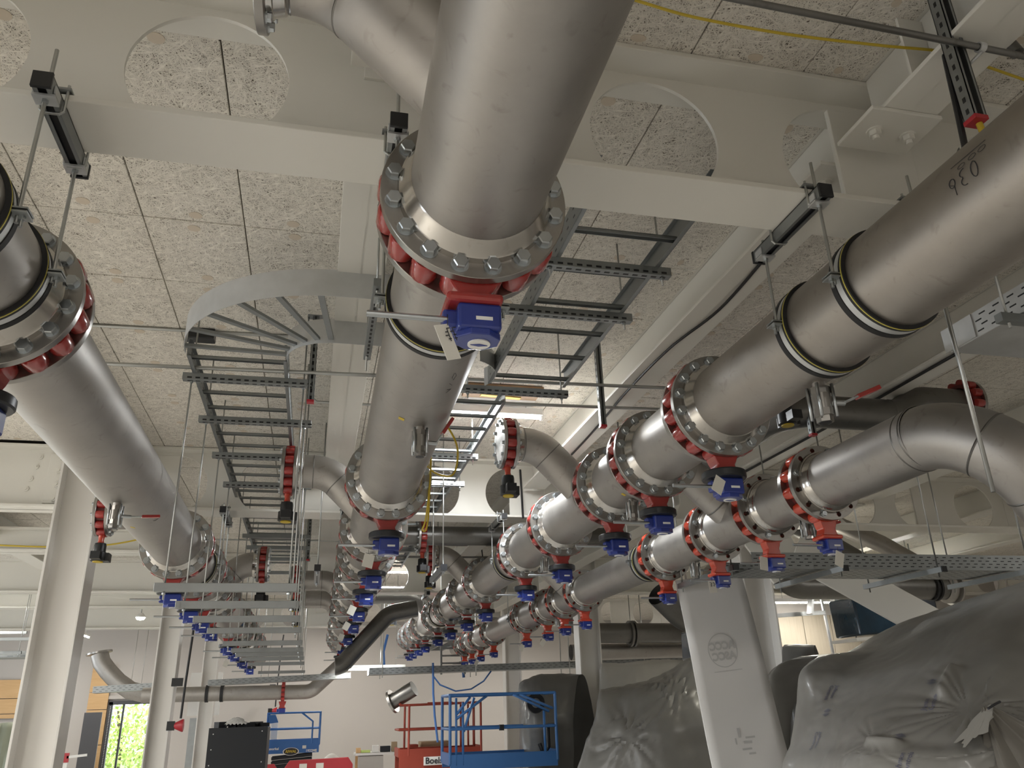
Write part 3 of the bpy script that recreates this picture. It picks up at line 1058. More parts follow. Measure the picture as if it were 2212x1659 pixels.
# near elbow of the slimmer header, turning down to the right
p = on_axis('R2', START['R2'])
d1 = Vector((.60, .02, -.80)).normalized()
corner = p+Vector((0, -.34, 0))
rt = root('pipe_elbow', p, 'big bright stainless elbow at the right edge, turning down from the slimmer header', 'pipe')
arcp = bend(corner, (0, -1, 0), d1, .40, 16)
pts = [p+Vector((0, .02, 0))]+arcp+[arcp[-1]+d1*.9]
wpart('pipe', pipe_mesh(pts, .1622, 56), 'steel', rt)
for sp, dr in ((p+Vector((0, .015, 0)), Vector((0, 1, 0))), (arcp[0], Vector((0, 1, 0))), (arcp[9], arcp[10]-arcp[8]), (arcp[-1], d1)):
    M = Matrix.Translation(sp) @ QY(dr).to_matrix().to_4x4()
    wpart('weld_seam', MB().lathe([(.162, -.006), (.165, 0), (.162, .006)], 56, M), 'steel_dark', rt)

# dark pipe behind the right headers
def run(name, pts, r, mat, label, seams=(), cat='pipe', seg=36):
    rt = root(name, pts[0], label, cat)
    wpart('pipe', pipe_mesh(pts, r, seg), mat, rt)
    for i in seams:
        a = Vector(pts[min(i+1, len(pts)-1)])-Vector(pts[max(i-1, 0)])
        M = Matrix.Translation(Vector(pts[i])) @ QY(a).to_matrix().to_4x4()
        wpart('weld_seam', MB().lathe([(r, -.005), (r+.0025, 0), (r, .005)], seg, M), 'steel_dark', rt)
    return rt
pts = [(3.35, 6.4, 2.02)]+bend((3.35, 5.02, 2.02), (0, -1, 0), (1, 0, 0), .26)+bend((4.32, 5.02, 2.02), (1, 0, 0), (.8, .25, .45), .3)+bend((4.62, 5.11, 2.19), (.8, .25, .45), (1, 0, 0), .26)+[(5.0, 5.11, 2.19)]
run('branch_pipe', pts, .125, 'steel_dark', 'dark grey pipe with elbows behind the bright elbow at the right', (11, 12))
branch_valve(5.05, 5.11, 2.19, 1, 'red valve half hidden under the cable tray at the right edge')
# cross pipes behind the second beam
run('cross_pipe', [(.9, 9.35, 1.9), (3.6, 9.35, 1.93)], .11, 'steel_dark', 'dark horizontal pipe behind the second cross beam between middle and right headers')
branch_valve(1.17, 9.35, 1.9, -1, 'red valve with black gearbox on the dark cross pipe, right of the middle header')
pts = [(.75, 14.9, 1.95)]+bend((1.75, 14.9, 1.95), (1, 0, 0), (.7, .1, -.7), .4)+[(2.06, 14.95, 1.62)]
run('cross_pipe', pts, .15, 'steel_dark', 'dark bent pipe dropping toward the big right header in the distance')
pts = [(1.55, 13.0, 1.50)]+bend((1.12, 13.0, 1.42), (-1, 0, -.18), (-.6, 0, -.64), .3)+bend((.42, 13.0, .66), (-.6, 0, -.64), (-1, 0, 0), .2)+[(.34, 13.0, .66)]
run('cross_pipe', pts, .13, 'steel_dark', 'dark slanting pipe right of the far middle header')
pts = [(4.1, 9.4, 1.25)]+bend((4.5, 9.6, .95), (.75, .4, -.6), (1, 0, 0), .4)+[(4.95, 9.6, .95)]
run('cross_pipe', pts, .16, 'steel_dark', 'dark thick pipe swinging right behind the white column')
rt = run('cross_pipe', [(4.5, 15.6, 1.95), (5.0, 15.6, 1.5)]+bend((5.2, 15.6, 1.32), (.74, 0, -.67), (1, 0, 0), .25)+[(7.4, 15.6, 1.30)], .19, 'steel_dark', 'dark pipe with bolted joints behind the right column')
for q in (6.1, 6.18):
    wpart('flange', MB().lathe([(.19, -.02), (.25, -.02), (.25, .02), (.19, .02)], 32, Matrix.Translation((q, 15.6, 1.30)) @ QY((1, 0, 0)).to_matrix().to_4x4()), 'steel_dark', rt)
run('cross_pipe', [(4.95, 15.9, .98), (7.6, 15.9, 1.0)], .15, 'steel', 'lighter pipe low behind the right column')
pts = [(5.4, 9.1, 1.75)]+bend((5.75, 9.1, 1.3), (.6, 0, -.8), (1, 0, 0), .3)+[(8.0, 9.0, 1.28)]
rt = run('cross_pipe', pts, .155, 'steel_dark', 'dark capped pipe behind the white brace, ending in a flange')
M = Matrix.Translation((7.98, 9.0, 1.28)) @ QY((1, 0, 0)).to_matrix().to_4x4()
wpart('flange', MB().lathe([(.155, -.12), (.2, -.08), (.2, -.05), (.17, -.05), (.17, 0), (.225, 0), (.225, .025), (.05, .025)], 40, M, cap1=True), 'steel', rt)
for q in (-.28, -.22):
    M = Matrix.Translation((7.95+q, 9.0, 1.28)) @ QY((1, 0, 0)).to_matrix().to_4x4()
    wpart('clamp_band', MB().lathe([(.157, -.014), (.172, -.014), (.172, .014), (.157, .014)], 40, M), 'rubber', rt)
for x, nm in ((6.75, 'left'), (7.55, 'right')):
    pts = [(x-.5, 9.85, 2.28), (x, 9.6, 1.95)]+[(x+.45, 9.35, 1.55)]
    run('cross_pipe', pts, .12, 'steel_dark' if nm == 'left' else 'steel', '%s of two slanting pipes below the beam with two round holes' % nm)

# ================================================================ BALL VALVES
def ball_valve(x, y, zt, label, handle=(1, .3, .35), k=1.0, closed=False):
    """three-piece drain valve hanging from a stub, lever with red grip"""
    rt = root('ball_valve', (x, y, zt), label, 'valve')
    RX = Matrix.Rotation(-PI/2, 4, 'X')
    T = lambda z: Matrix.Translation((0, 0, z))
    def lz(prof, seg=20, sm=True):
        m = MB()
        return m.lathe([(r*k, -z*k) for r, z in prof], seg, RX, smooth=sm, cap0=True, cap1=True)
    def fix(m):
        return m
    st = MB().tube([(0, 0, .02*k), (0, 0, -.03*k)], .022*k, 16)
    part('stub', meshof(st, 'steel', 'stub'), rt)
    body = MB().tube([(0, 0, -.045*k), (0, 0, -.105*k)], .033*k, 20)
    b = part('body', meshof(body, 'steel_flange', 'body'), rt)
    for z0, z1 in ((-.022, -.047), (-.103, -.128)):
        part('end_piece', meshof(MB().tube([(0, 0, z0*k), (0, 0, z1*k)], .036*k, 8, smooth=False), 'steel_flange', 'end_piece'), rt)
    part('outlet', meshof(MB().tube([(0, 0, -.126*k), (0, 0, -.150*k)], .029*k, 6, smooth=False), 'steel_flange', 'outlet'), rt)
    part('bore', meshof(MB().tube([(0, 0, -.1495*k), (0, 0, -.1512*k)], .021*k, 18), 'black_plastic', 'bore'), rt)
    for a in range(4):
        aa = PI/4+a*PI/2
        x_, y_ = .042*k*math.cos(aa), .042*k*math.sin(aa)
        part('tie_bolt', meshof(MB().tube([(x_, y_, -.014*k), (x_, y_, -.136*k)], .006*k, 8), 'zinc_bolt', 'tie_bolt'), rt)
    h = Vector(handle).normalized()
    side = Vector((h.x, h.y, 0)).normalized()
    part('stem', meshof(MB().tube([side*.03*k+Vector((0, 0, -.075*k)), side*.085*k+Vector((0, 0, -.075*k))], .010*k, 10), 'zinc_bolt', 'stem'), rt)
    s0 = side*.08*k+Vector((0, 0, -.075*k))
    ld = Vector(handle).normalized()
    lv = part('lever', meshof(MB().bar(s0, s0+ld*.07*k, .024*k, .006*k), 'zinc_bolt', 'lever'), rt)
    part('grip', meshof(MB().bar(s0+ld*.06*k, s0+ld*.16*k, .030*k, .016*k), 'valve_red' if not closed else 'red_cap', 'grip', .003), lv, label='red lever grip')
    return rt
p = on_axis('M', 3.62); ball_valve(p.x+.02, 3.62, p.z-.2, 'drain ball valve under the middle header, half way to its second valve', (.55, .1, .9))
p = on_axis('R1', 2.88); ball_valve(p.x+.02, 2.88, p.z-.2, 'drain ball valve with bright red lever under the big right header', (1, -.1, .42), 1.25)
p = on_axis('L', 4.95); ball_valve(p.x, 4.95, p.z-.2, 'drain ball valve under the left header, in front of the column', (.8, .3, .1))
p = on_axis('R1', 5.05); ball_valve(p.x-.02, 5.05, p.z-.2, 'drain ball valve behind the second blue gearbox of the big right header', (.5, .5, -.1))
p = on_axis('R1', 7.3); ball_valve(p.x-.02, 7.3, p.z-.2, 'small drain ball valve under the big right header before its fifth valve', (.5, .5, -.1))
p = on_axis('R2', 4.36); ball_valve(p.x, 4.36, p.z-.155, 'drain ball valve between the two nearest valves of the slimmer right header', (1, -.2, .25), .9)
p = on_axis('R2', 5.95); ball_valve(p.x, 5.95, p.z-.155, 'drain ball valve under the tee length of the slimmer right header', (1, .2, .1), .9)
p = on_axis('R2', 9.85); ball_valve(p.x, 9.85, p.z-.155, 'small drain ball valve far along the slimmer right header', (1, .2, .1), .9)

# ---- paper tags wired to gear shafts
def tag_card(x, y, z, ang, label, w=.075, h=.10, tilt=.3):
    rt = root('paper_tag', (x, y, z), label, 'tag')
    M = Matrix.Rotation(ang, 4, 'Y') @ Matrix.Rotation(tilt, 4, 'Z')
    part('card', meshof(MB().box((0, 0, -h/2), (w, .0015, h), M.to_3x3()), 'paper', 'card'), rt)
    ink = MB()
    rnd = random.Random(int(abs(x*1000)))
    for i in range(2):
        cx = (-.2+.4*i)*w
        for j in range(4):
            ink.box(M.to_3x3() @ Vector((cx+rnd.uniform(-.008, .008), -.0012, -h*(.12+.1*j))), (w*.22, .0006, h*.03), M.to_3x3())
        ink.box(M.to_3x3() @ Vector((cx, -.0012, -h*.3)), (w*.06, .0006, h*.38), M.to_3x3())
    part('print', meshof(ink, 'ink', 'print'), rt)
    part('tie', meshof(MB().tube([(0, 0, .03), (0, 0, -.004)], .0012, 6), 'cable_black', 'tie'), rt)
for k, i, dx, dz, ang in (('M', 0, -.09, -.46, -.35), ('M', 1, -.12, -.52, .2), ('M', 3, -.12, -.52, .4), ('M', 4, -.12, -.52, .5), ('M', 6, -.12, -.50, .2), ('M', 5, -.14, -.52, .3),
                          ('R1', 0, -.1, -.42, .45), ('R2', 0, -.02, -.42, .3), ('R2', 1, -.13, -.34, .1), ('R2', 2, -.12, -.38, -.1), ('R2', 6, -.1, -.4, .6), ('R2', 7, -.1, -.38, .4), ('R2', 9, -.1, -.4, .5), ('L', 6, -.1, -.5, .4)):
    y = VY[k][i]
    p = on_axis(k, y)
    tag_card(p.x+dx, y-.03, p.z+dz, ang, 'white paper tag on the gear shaft, %s valve of the %s' % (ORD[i], AXN[k]), .07 if (k, i) != ('M', 0) else .045, .085 if (k, i) != ('M', 0) else .11)

# ---- felt-pen marks on the pipes
def on_pipe(k, y, ang, h=.0012, r=.2032):
    c = on_axis(k, y)
    return Vector((c.x+(r+h)*math.cos(ang), y, c.z+(r+h)*math.sin(ang)))
def scrawl(k, strokes, y0, a0, sy, sa, label, r=.2032, w=.0028, mat='ink'):
    m = MB()
    for st in strokes:
        pts = [on_pipe(k, y0+q[0]*sy, math.radians(a0+q[1]*sa), .001, r) for q in st]
        m.tube(pts, w*.5, 5)
    single('pen_marks', m, mat, label, 'marking', kind='thing')
circ = lambda cx, cy, rx, ry, n=14, a0=0, a1=2*PI: [(cx+rx*math.cos(a0+(a1-a0)*i/n), cy+ry*math.sin(a0+(a1-a0)*i/n)) for i in range(n+1)]
# upside-down figures 0 3 6 read toward the far end
scrawl('R1', [circ(0, 0, .30, .55), circ(.95, .30, .38, .28, 10, -PI*.35, PI*.55)[::-1]+circ(.95, -.30, .38, .28, 10, -PI*.55, PI*.35)[::-1], [(2.05, .75), (2.0, .1)]+circ(2.15, -.15, .28, .32)],
       1.64, -180, .042, 14, 'handwritten figures on the big right header near the right edge')
scrawl('R1', [circ(0, 0, .3, .4), circ(.8, 0, .3, .4), circ(1.7, .1, .3, .35), [(-.3, -1.0), (2.6, -1.0)]], 1.60, 167, .05, 6, 'faint scribble above the figures on the big right header', .2032, .0016)
scrawl('M', [[(0, 0), (.4, .6), (.9, .2), (.5, -.4), (0, -.2)], [(1.2, -.5), (1.6, .5)], [(2.0, -.5), (2.1, .6), (2.4, -.4)]], 2.98, -64, .09, 5, 'small handwritten scribble under the middle header', .2032, .0016)
scrawl('L', [[(0, 0), (.3, .5), (.2, 1.1), (.0, 1.4)]], 5.5, -60, .05, 8, 'short pen curl on the left header', .2032, .0022)
# yellow stickers
for k, y, a in (('M', 3.55, -112), ('R1', 5.0, -118), ('R1', 4.95, -110), ('L', 5.6, -100)):
    n = on_pipe(k, y, math.radians(a), .001)
    c = on_axis(k, y)
    d = (n-c).normalized()
    t = d.cross(Vector((0, 1, 0))).normalized()
    single('sticker', MB().bar(n-t*.014, n+t*.014, .03, .001, up=d), 'yellow', 'tiny yellow sticker on the %s, %s' % (AXN[k], {3.55: 'beside its drain valve', 5.0: 'lower one of a pair', 4.95: 'upper one of a pair', 5.6: 'near the column'}[y]), 'sticker')
branch_valve(3.07, 4.6, 2.16, -1, 'red valve behind the big right header, only its black gearbox showing')

# ================================================================ CABLE LADDERS, TRAPEZES, TRAYS, CONDUITS
ZL = 2.06
LH = .115
def slots(mb, pts, dirn, up, thick, l=.03, h=.008):
    pass
def straight_ladder(y0, y1, x0, x1, label, z=ZL, step=.30, holes=True, skip=()):
    rt = root('cable_ladder', ((x0+x1)/2, y0, z), label, 'cable ladder')
    for x in (x0, x1):
        m = MB().box((x, (y0+y1)/2, z+LH/2), (.003, y1-y0, LH))
        s = 1 if x == x0 else -1
        m.box((x+s*.011, (y0+y1)/2, z+.0015), (.022, y1-y0, .003))
        m.box((x+s*.011, (y0+y1)/2, z+LH-.0015), (.022, y1-y0, .003))
        rl = wpart('side_rail', m, 'zinc', rt)
        if holes is True or (holes == 'left' and x == x0):
            d = MB()
            n = int((y1-y0)/.1)
            for i in range(n):
                for zz in (.035, .08):
                    d.box((x, y0+.05+i*.1, z+zz), (.0042, .026, .009))
            wpart('rail_slots', d, 'black_plastic', rl, kind='stuff')
    n = int((y1-y0)/step)
    for i in range(n+1):
        y = y0+.08+i*step
        if y > y1-.02: break
        m = MB().box((0, 0, .012), (x1-x0, .034, .003)).box((0, -.0155, .004), (x1-x0, .003, .018)).box((0, .0155, .004), (x1-x0, .003, .018))
        part('rung', meshof(m, 'zinc', 'rung'), rt, (0, y-y0, .022))
    return rt
straight_ladder(4.80, 12.6, -.86, -.268, 'galvanised cable ladder hanging between the left and middle headers')
# its quarter bend toward the right
rt = root('cable_ladder_bend', (.03, 4.76, ZL), 'curved galvanised cable ladder bend sweeping right over the middle header', 'cable ladder')
C = Vector((.03, 4.77, ZL))
for R, nm in ((.895, 'outer'), (.30, 'inner')):
    m = MB()
    n = 28
    vs = []
    for i in range(n+1):
        a = PI+i*(PI/2)/n
        for (rr, z) in ((R-.0015, 0), (R+.0015, 0), (R+.0015, LH+.045), (R-.0015, LH+.045)):
            vs.append(C+Vector((rr*math.cos(a), rr*math.sin(a), z)))
    for xx in (.45,):
        for (rr, z) in ((R-.0015, 0), (R+.0015, 0), (R+.0015, LH+.045), (R-.0015, LH+.045)):
            vs.append(C+Vector((xx, -rr, z)))
    fs = []
    for i in range(n+1):
        for k in range(4):
            fs.append((i*4+k, i*4+(k+1) % 4, (i+1)*4+(k+1) % 4, (i+1)*4+k))
    m.add(vs, fs, True)
    wpart('side_rail', m, 'zinc_bright', rt)
for a in (.06, .34, .62, .90, 1.18, 1.45):
    aa = PI+a
    p0 = C+Vector((.30*math.cos(aa), .30*math.sin(aa), .03))
    p1 = C+Vector((.895*math.cos(aa), .895*math.sin(aa), .03))
    wpart('rung', MB().bar(p0, p1, .032, .018), 'zinc', rt)
straight_ladder(2.62, 4.95, 1.055, 1.60, 'galvanised cable ladder right of the middle header, nearest the camera', step=.36, holes='left')
straight_ladder(5.3, 12.6, .70, 1.255, 'galvanised cable ladder lit by the tube lamp behind the middle header', step=.30)
rt = root('cable_ladder_bend', (1.0, 5.0, ZL), 'short curved ladder piece peeping out right of the middle header', 'cable ladder')
m = MB()
vs, n = [], 12
for i in range(n+1):
    a = i*(PI/2)/n
    for (rr, z) in ((.298, 0), (.302, 0), (.302, .13), (.298, .13)):
        vs.append(Vector((.78, 4.85, ZL))+Vector((rr*math.cos(a-PI/3), rr*math.sin(a-PI/3), z)))
m.add(vs, [(i*4+k, i*4+(k+1) % 4, (i+1)*4+(k+1) % 4, (i+1)*4+k) for i in range(n) for k in range(4)], True)
wpart('side_rail', m, 'zinc_bright', rt)

def strut(mb, a, b, s=.041, slot_mb=None):
    a, b = Vector(a), Vector(b)
    mb.bar(a, b, s, s)
    if slot_mb is not None:
        L = (b-a).length
        d = (b-a).normalized()
        n = int(L/.05)
        up = Vector((0, 0, -1))
        for i in range(n):
            c = a+d*(.03+i*.05)
            if (c-a).length > L-.02: break
            slot_mb.bar(c+up*(s/2), c+up*(s/2)+d*.028, .012, .0022)
            sd = d.cross(Vector((0, 0, 1))).normalized()
            c2 = c+sd*(-1 if sd.y > 0 else 1)*s/2+Vector((0, 0, -s*.2))
            slot_mb.bar(c2, c2+d*.028, .0022, .011)
def trapeze(x0, x1, y, zs, ztop, label, rods=None, zlow=None):
    rt = root('trapeze_hanger', ((x0+x1)/2, y, zs[-1]), label, 'hanger')
    for z in zs:
        m, d = MB(), MB()
        strut(m, (x0, y, z), (x1, y, z), .048, d if y < 9 and z > 1 else None)
        st = wpart('strut', m, 'zinc', rt, .002)
        if d.v: wpart('strut_slots', d, 'black_plastic', st, kind='stuff')
    ra, rb = rods or (x0+.045, x1-.045)
    for x in (ra, rb):
        wpart('rod', MB().tube([(x, y, (zlow if zlow is not None else zs[-1])-.07), (x, y, ztop)], .0055, 8), 'rod_zinc', rt)
        for z in zs:
            for dz in (-.028, .022):
                wpart('nut', MB().lathe([(.0105, 0), (.0105, .010)], 6, Matrix.Translation((x, y, z+dz-.002)) @ Matrix.Rotation(PI/2, 4, 'X') @ Matrix.Scale(-1, 4, (0, 1, 0)), smooth=False, cap0=True, cap1=True), 'zinc_bolt', rt)
    return rt
LT = [(5.10, 5.14), (5.92, 6.0), (6.83, 6.95), (7.78, 7.95), (9.2, 9.2), (10.2, 9.84), (10.95, 10.67), (11.8, 11.75), (13.0, 13.4), (15.6, 15.6), (18.2, 18.2)]
for i, (y, yl) in enumerate(LT):
    nm = ORD[i]
    up = [ZL-.022] if i not in (4, 9, 10) else []
    trapeze(-.92, -.115, y, up+[.71], 2.535, '%s double strut trapeze from the front on thin rods, under the left cable ladder' % nm, (-.865, -.165))
for i, (y, x0, x1) in enumerate(((3.30, .98, 1.665), (3.82, .86, 1.655), (5.02, .88, 1.64), (6.6, .62, 1.30), (7.5, .62, 1.34), (9.6, .62, 1.34), (11.0, .62, 1.34))):
    trapeze(x0, x1, y, [ZL-.022], 2.535, '%s slotted strut bearer from the front, under the cable ladder right of the middle header' % ORD[i])
# channel along the left of the middle header
m, d = MB(), MB()
strut(m, (.20, 3.45, 1.93), (.205, 4.35, 1.93), .041, d)
rt = root('strut_channel', (.2, 3.9, 1.93), 'slotted strut channel running along the left of the middle header', 'strut')
st = wpart('strut', m, 'zinc', rt)
wpart('strut_slots', d, 'black_plastic', st, kind='stuff')
for y in (3.5, 4.3):
    wpart('rod', MB().tube([(.2, y, 1.82), (.2, y, 2.535)], .0055, 8), 'rod_zinc', rt)

# ---- drop struts with red caps
def drop_strut(x, y, z0, z1, label, w=.041, dx=0.0):
    rt = root('drop_strut', (x, y, z1), label, 'strut')
    m = MB()
    s = w
    m.box((x, y+s/2-.0015, (z0+z1)/2), (s, .003, z1-z0))
    for q in (-1, 1):
        m.box((x+q*(s/2-.0015), y, (z0+z1)/2), (.003, s, z1-z0))
        m.box((x+q*(s/2-.006), y-s/2+.0015, (z0+z1)/2), (.012, .003, z1-z0))
    wpart('channel', m, 'zinc', rt)
    d = MB()
    n = int((z1-z0)/.05)
    for i in range(n):
        z = z0+.03+i*.05
        d.box((x, y+s/2-.0015, z), (.013, .0045, .028))
        for q in (-1, 1):
            d.box((x+q*s/2, y, z), (.0028, .011, .020))
    wpart('slots', d, 'black_plastic', rt, kind='stuff')
    wpart('end_cap', MB().box((x, y, z0-.006), (s+.006, s+.006, .018)), 'red_cap', rt, .002, label='red plastic end cap')
    wpart('foot', MB().box((x, y, z1-.003), (.11, .07, .006)), 'zinc', rt)
    return rt
drop_strut(-.115, 5.09, 1.915, 2.535, 'slotted drop strut with red cap beside the curved ladder')
drop_strut(1.915, 5.09, 1.845, 2.535, 'slotted drop strut with red cap between middle and right headers')
drop_strut(3.50, 4.95, 1.81, 2.535, 'slotted drop strut with red cap behind the red lever valve')
drop_strut(2.14, 1.8, 1.855, 2.535, 'big perforated drop strut with red cap at the top right corner', .05)
drop_strut(-.14, 11.0, 1.9, 2.535, 'far slotted drop strut beside the left ladder')
drop_strut(2.3, 10.4, 1.72, 2.535, 'dark slotted drop strut hanging beyond the second beam')

def conduit(pts, r, label, mat='rod_zinc', cat='conduit', name='conduit'):
    return single(name, MB().tube(pts, r, 10), mat, label, cat)
conduit([(-2.0, 5.06, 2.068), (3.0, 5.06, 2.165)], .0125, 'thin steel conduit crossing under the ceiling behind the first ladder strut')
conduit([(.9, 5.5, 2.125), (2.9, 5.5, 2.16)], .0125, 'second thin conduit crossing just behind the red capped strut')
conduit([(-1.9, 5.46, 2.52), (-.98, 5.43, 2.52)], .012, 'short ceiling conduit running to a small black box')
conduit([(-.80, 5.43, 2.52), (-.15, 5.4, 2.52)], .012, 'ceiling conduit leaving the small black box')
single('junction_box', MB().box((-.9, 5.44, 2.495), (.19, .10, .08)), 'black_plastic', 'small black junction box on the ceiling by the curved ladder', 'box', bevel=.006)
conduit([(1.0, 1.76, 2.182), (2.22, 1.76, 2.158), (3.0, 1.76, 2.14)], .012, 'steel conduit crossing the top right corner', 'steel_dark')
rt = root('conduit_clip', (2.215, 1.76, 2.158), 'shiny ring clip holding the conduit to the top right strut', 'clip')
part('ring', meshof(MB().lathe([(.0135, -.012), (.019, -.012), (.019, .012), (.0135, .012)], 16, QY((1, 0, 0)).to_matrix().to_4x4()), 'zinc_bright', 'ring'), rt)
part('screw', meshof(MB().tube([(0, 0, -.018), (-.03, .05, -.05)], .006, 8), 'zinc_bright', 'screw'), rt)
conduit([(2.385, 1.8, 2.53), (2.385, 1.8, 2.42), (2.382, 1.8, 2.34), (2.40, 1.77, 2.16)], .011, 'bent conduit drop with coupling in the top right corner', 'steel_dark')
single('coupling', MB().tube([(2.383, 1.795, 2.27), (2.395, 1.775, 2.18)], .024, 12), 'steel_dark', 'dark threaded coupling at the foot of the bent conduit', 'fitting')
# sprinkler line and head left of the middle header
conduit([(-.12, 6.1, 2.53), (-.12, 6.1, 2.32), (-.09, 6.1, 2.29), (.5, 6.1, 2.29)], .010, 'thin bent pipe left of the middle header with a bulb fitting')
single('bulb_fitting', MB().lathe([(.012, -.07), (.02, -.04), (.032, -.02), (.032, .02), (.02, .04), (.012, .07)], 16, Matrix.Translation((.12, 6.1, 2.29)) @ QY((1, 0, 0)).to_matrix().to_4x4(), cap0=True, cap1=True), 'zinc', 'bulb shaped fitting on the thin pipe left of the middle header', 'fitting')
conduit([(-1.9, 11.3, 2.2), (2.4, 11.3, 2.22)], .012, 'thin conduit crossing beyond the second beam')
conduit([(.6, 12.0, 2.3), (3.4, 12.0, 2.32)], .014, 'thin dark conduit beyond the second beam, upper one', 'steel_dark')
conduit([(.6, 11.9, 2.1), (3.2, 11.9, 2.12)], .014, 'thin dark conduit beyond the second beam, lower one', 'steel_dark')
conduit([(-9, 13.0, 2.3), (-2.3, 13.0, 2.4)], .011, 'thin conduit in the left bay')

# ---- cables
def cable(pts, r, mat, label, cat='cable'):
    P = [Vector(p) for p in pts]
    out = []
    for i in range(len(P)-1):
        p0, p1, p2, p3 = P[max(i-1, 0)], P[i], P[i+1], P[min(i+2, len(P)-1)]
        for k in range(8):
            t = k/8
            out.append(.5*((2*p1)+(p2-p0)*t+(2*p0-5*p1+4*p2-p3)*t*t+(3*p1-p0-3*p2+p3)*t**3))
    out.append(P[-1])
    return single('cable', MB().tube(out, r, 8), mat, label, cat)
cable([(.7, 1.95, 2.35), (.973, 1.95, 2.316), (1.199, 1.95, 2.284), (1.57, 1.95, 2.28), (1.97, 1.95, 2.306), (2.268, 1.95, 2.332), (2.43, 1.95, 2.298), (2.75, 1.95, 2.23)], .0055, 'yellow', 'yellow cable strung across the top right of the picture')
cable([(.62, 4.5, 1.98), (.60, 4.9, 1.80), (.66, 5.2, 1.55), (.86, 5.3, 1.50), (.90, 5.3, 1.70), (.80, 5.25, 1.86), (.72, 5.2, 1.80)], .007, 'yellow', 'yellow cable loop hanging right of the middle header')
cable([(.70, 5.2, 1.95), (.70, 5.2, 1.5), (.68, 5.25, 1.2), (.66, 5.3, 1.12), (.70, 5.3, 1.2), (.72, 5.3, 1.9)], .006, 'yellow', 'second yellow cable hanging straight down by the second middle valve')
cable([(-9, 10.5, 2.5), (-5.2, 10.5, 2.05), (-2.9, 10.5, 1.93), (-1.9, 10.5, 2.1), (-1.5, 10.4, 2.2)], .010, 'yellow', 'yellow cable sagging behind the front left column')
cable([(2.22, 2.7, 2.2), (2.23, 3.2, 2.198), (2.27, 3.9, 2.198), (2.20, 4.5, 2.198), (2.20, 5.3, 2.198), (2.25, 6.3, 2.198), (2.28, 7.8, 2.198)], .009, 'cable_black', 'black cable clipped along the joist right of the middle header')
cable([(4.22, 2.9, 2.195), (4.24, 4.5, 2.195), (4.26, 6.0, 2.195), (4.22, 8.1, 2.195)], .012, 'cable_black', 'black cable along the joist behind the big right header')
cable([(2.2, 1.87, 2.5), (2.16, 1.86, 2.2), (2.13, 1.85, 1.93), (2.11, 1.85, 1.7)], .011, 'cable_black', 'black cable dropping beside the top right strut')
single('cable_end', MB().tube([(2.15, 1.8, 1.84), (2.165, 1.8, 1.72)], .011, 10), 'yellow', 'yellow cable end below the red strut cap', 'cable')
cable([(2.42, 12.2, 2.5), (2.50, 12.3, 2.0), (2.52, 12.3, 1.5)], .010, 'cable_black', 'black cable hanging beyond the second beam')
cable([(2.1, 8.2, 1.88), (2.12, 8.3, 2.15), (2.12, 8.33, 2.45)], .012, 'cable_black', 'short black cable on the second beam left of the big right header')

# ---- perforated trays
def tray(p0, p1, w, h, label, side_dir, slot_rows=4, mat='zinc', pitch=.055, slots_on=True, bottom_slots=False):
    """perforated cable tray from p0 to p1 (bottom centreline), upstands of height h"""
    p0, p1 = Vector(p0), Vector(p1)
    d = (p1-p0).normalized()
    s = d.cross(Vector((0, 0, 1))).normalized()
    rt = root('cable_tray', p0, label, 'cable tray')
    wpart('base', MB().bar(p0, p1, w, .003), mat, rt)
    L = (p1-p0).length
    for q in (-1, 1):
        u = Vector((0, 0, h/2))
        m = MB().bar(p0+s*q*w/2+u, p1+s*q*w/2+u, .003, h)
        m.bar(p0+s*q*(w/2-.008)+Vector((0, 0, h)), p1+s*q*(w/2-.008)+Vector((0, 0, h)), .016, .003)
        sd = wpart('upstand', m, mat, rt)
        if slots_on:
            n = int(L/pitch)
            dk = MB()
            for i in range(n):
                for r in range(slot_rows):
                    z = h*(.2+.62*r/max(1, slot_rows-1))
                    c = p0+d*(pitch*(i+.5+(.25 if r % 2 else -.1)))+s*q*w/2+Vector((0, 0, z))
                    dk.bar(c-d*pitch*.22, c+d*pitch*.22, .0046, h*.055)
            wpart('slots', dk, 'black_plastic', sd, kind='stuff')
    if bottom_slots:
        dk = MB()
        n = int(L/.09)
        for i in range(n):
            for r in range(7):
                c = p0+d*(.09*(i+.5))+s*(-w/2+w*(r+.5)/7)
                dk.bar(c-d*.02, c+d*.02, .008, .0046)
        wpart('base_slots', dk, 'black_plastic', rt, kind='stuff')
    return rt
t = tray((3.24, 3.02, 1.575), (3.24, -.3, 1.575), .48, .125, 'perforated cable tray with plain dull base at the right edge, near the camera', 1, mat='zinc_bright', pitch=.085)
wpart('end_plate', MB().box((2.996, 2.95, 1.64), (.004, .2, .12)), 'zinc_bright', t)
for y in (2.60, 1.6):
    for x in (2.93, 3.55):
        single('threaded_rod', MB().tube([(x, y, 1.5), (x, y, 2.535)], .0065, 8), 'rod_zinc', 'threaded rod carrying the near cable tray, %s %s' % ('left' if x < 3.2 else 'right', 'far one' if y > 2 else 'near one'), 'rod')
    m = MB(); strut(m, (2.88, y, 1.545), (3.6, y, 1.545))
    single('strut', m, 'zinc', 'strut bearer under the near cable tray, %s' % ('far one' if y > 2 else 'near one'), 'strut')
cable([(2.82, 2.0, 1.60), (2.84, 2.1, 1.45), (2.86, 2.2, 1.32), (2.88, 2.3, 1.1)], .017, 'cable_black', 'thick black cable hanging past the near cable tray')
cable([(2.86, 1.95, 1.62), (2.90, 2.05, 1.48), (2.96, 2.15, 1.36), (3.05, 2.25, 1.2)], .017, 'cable_black', 'second thick black cable beside the first, at the right edge')
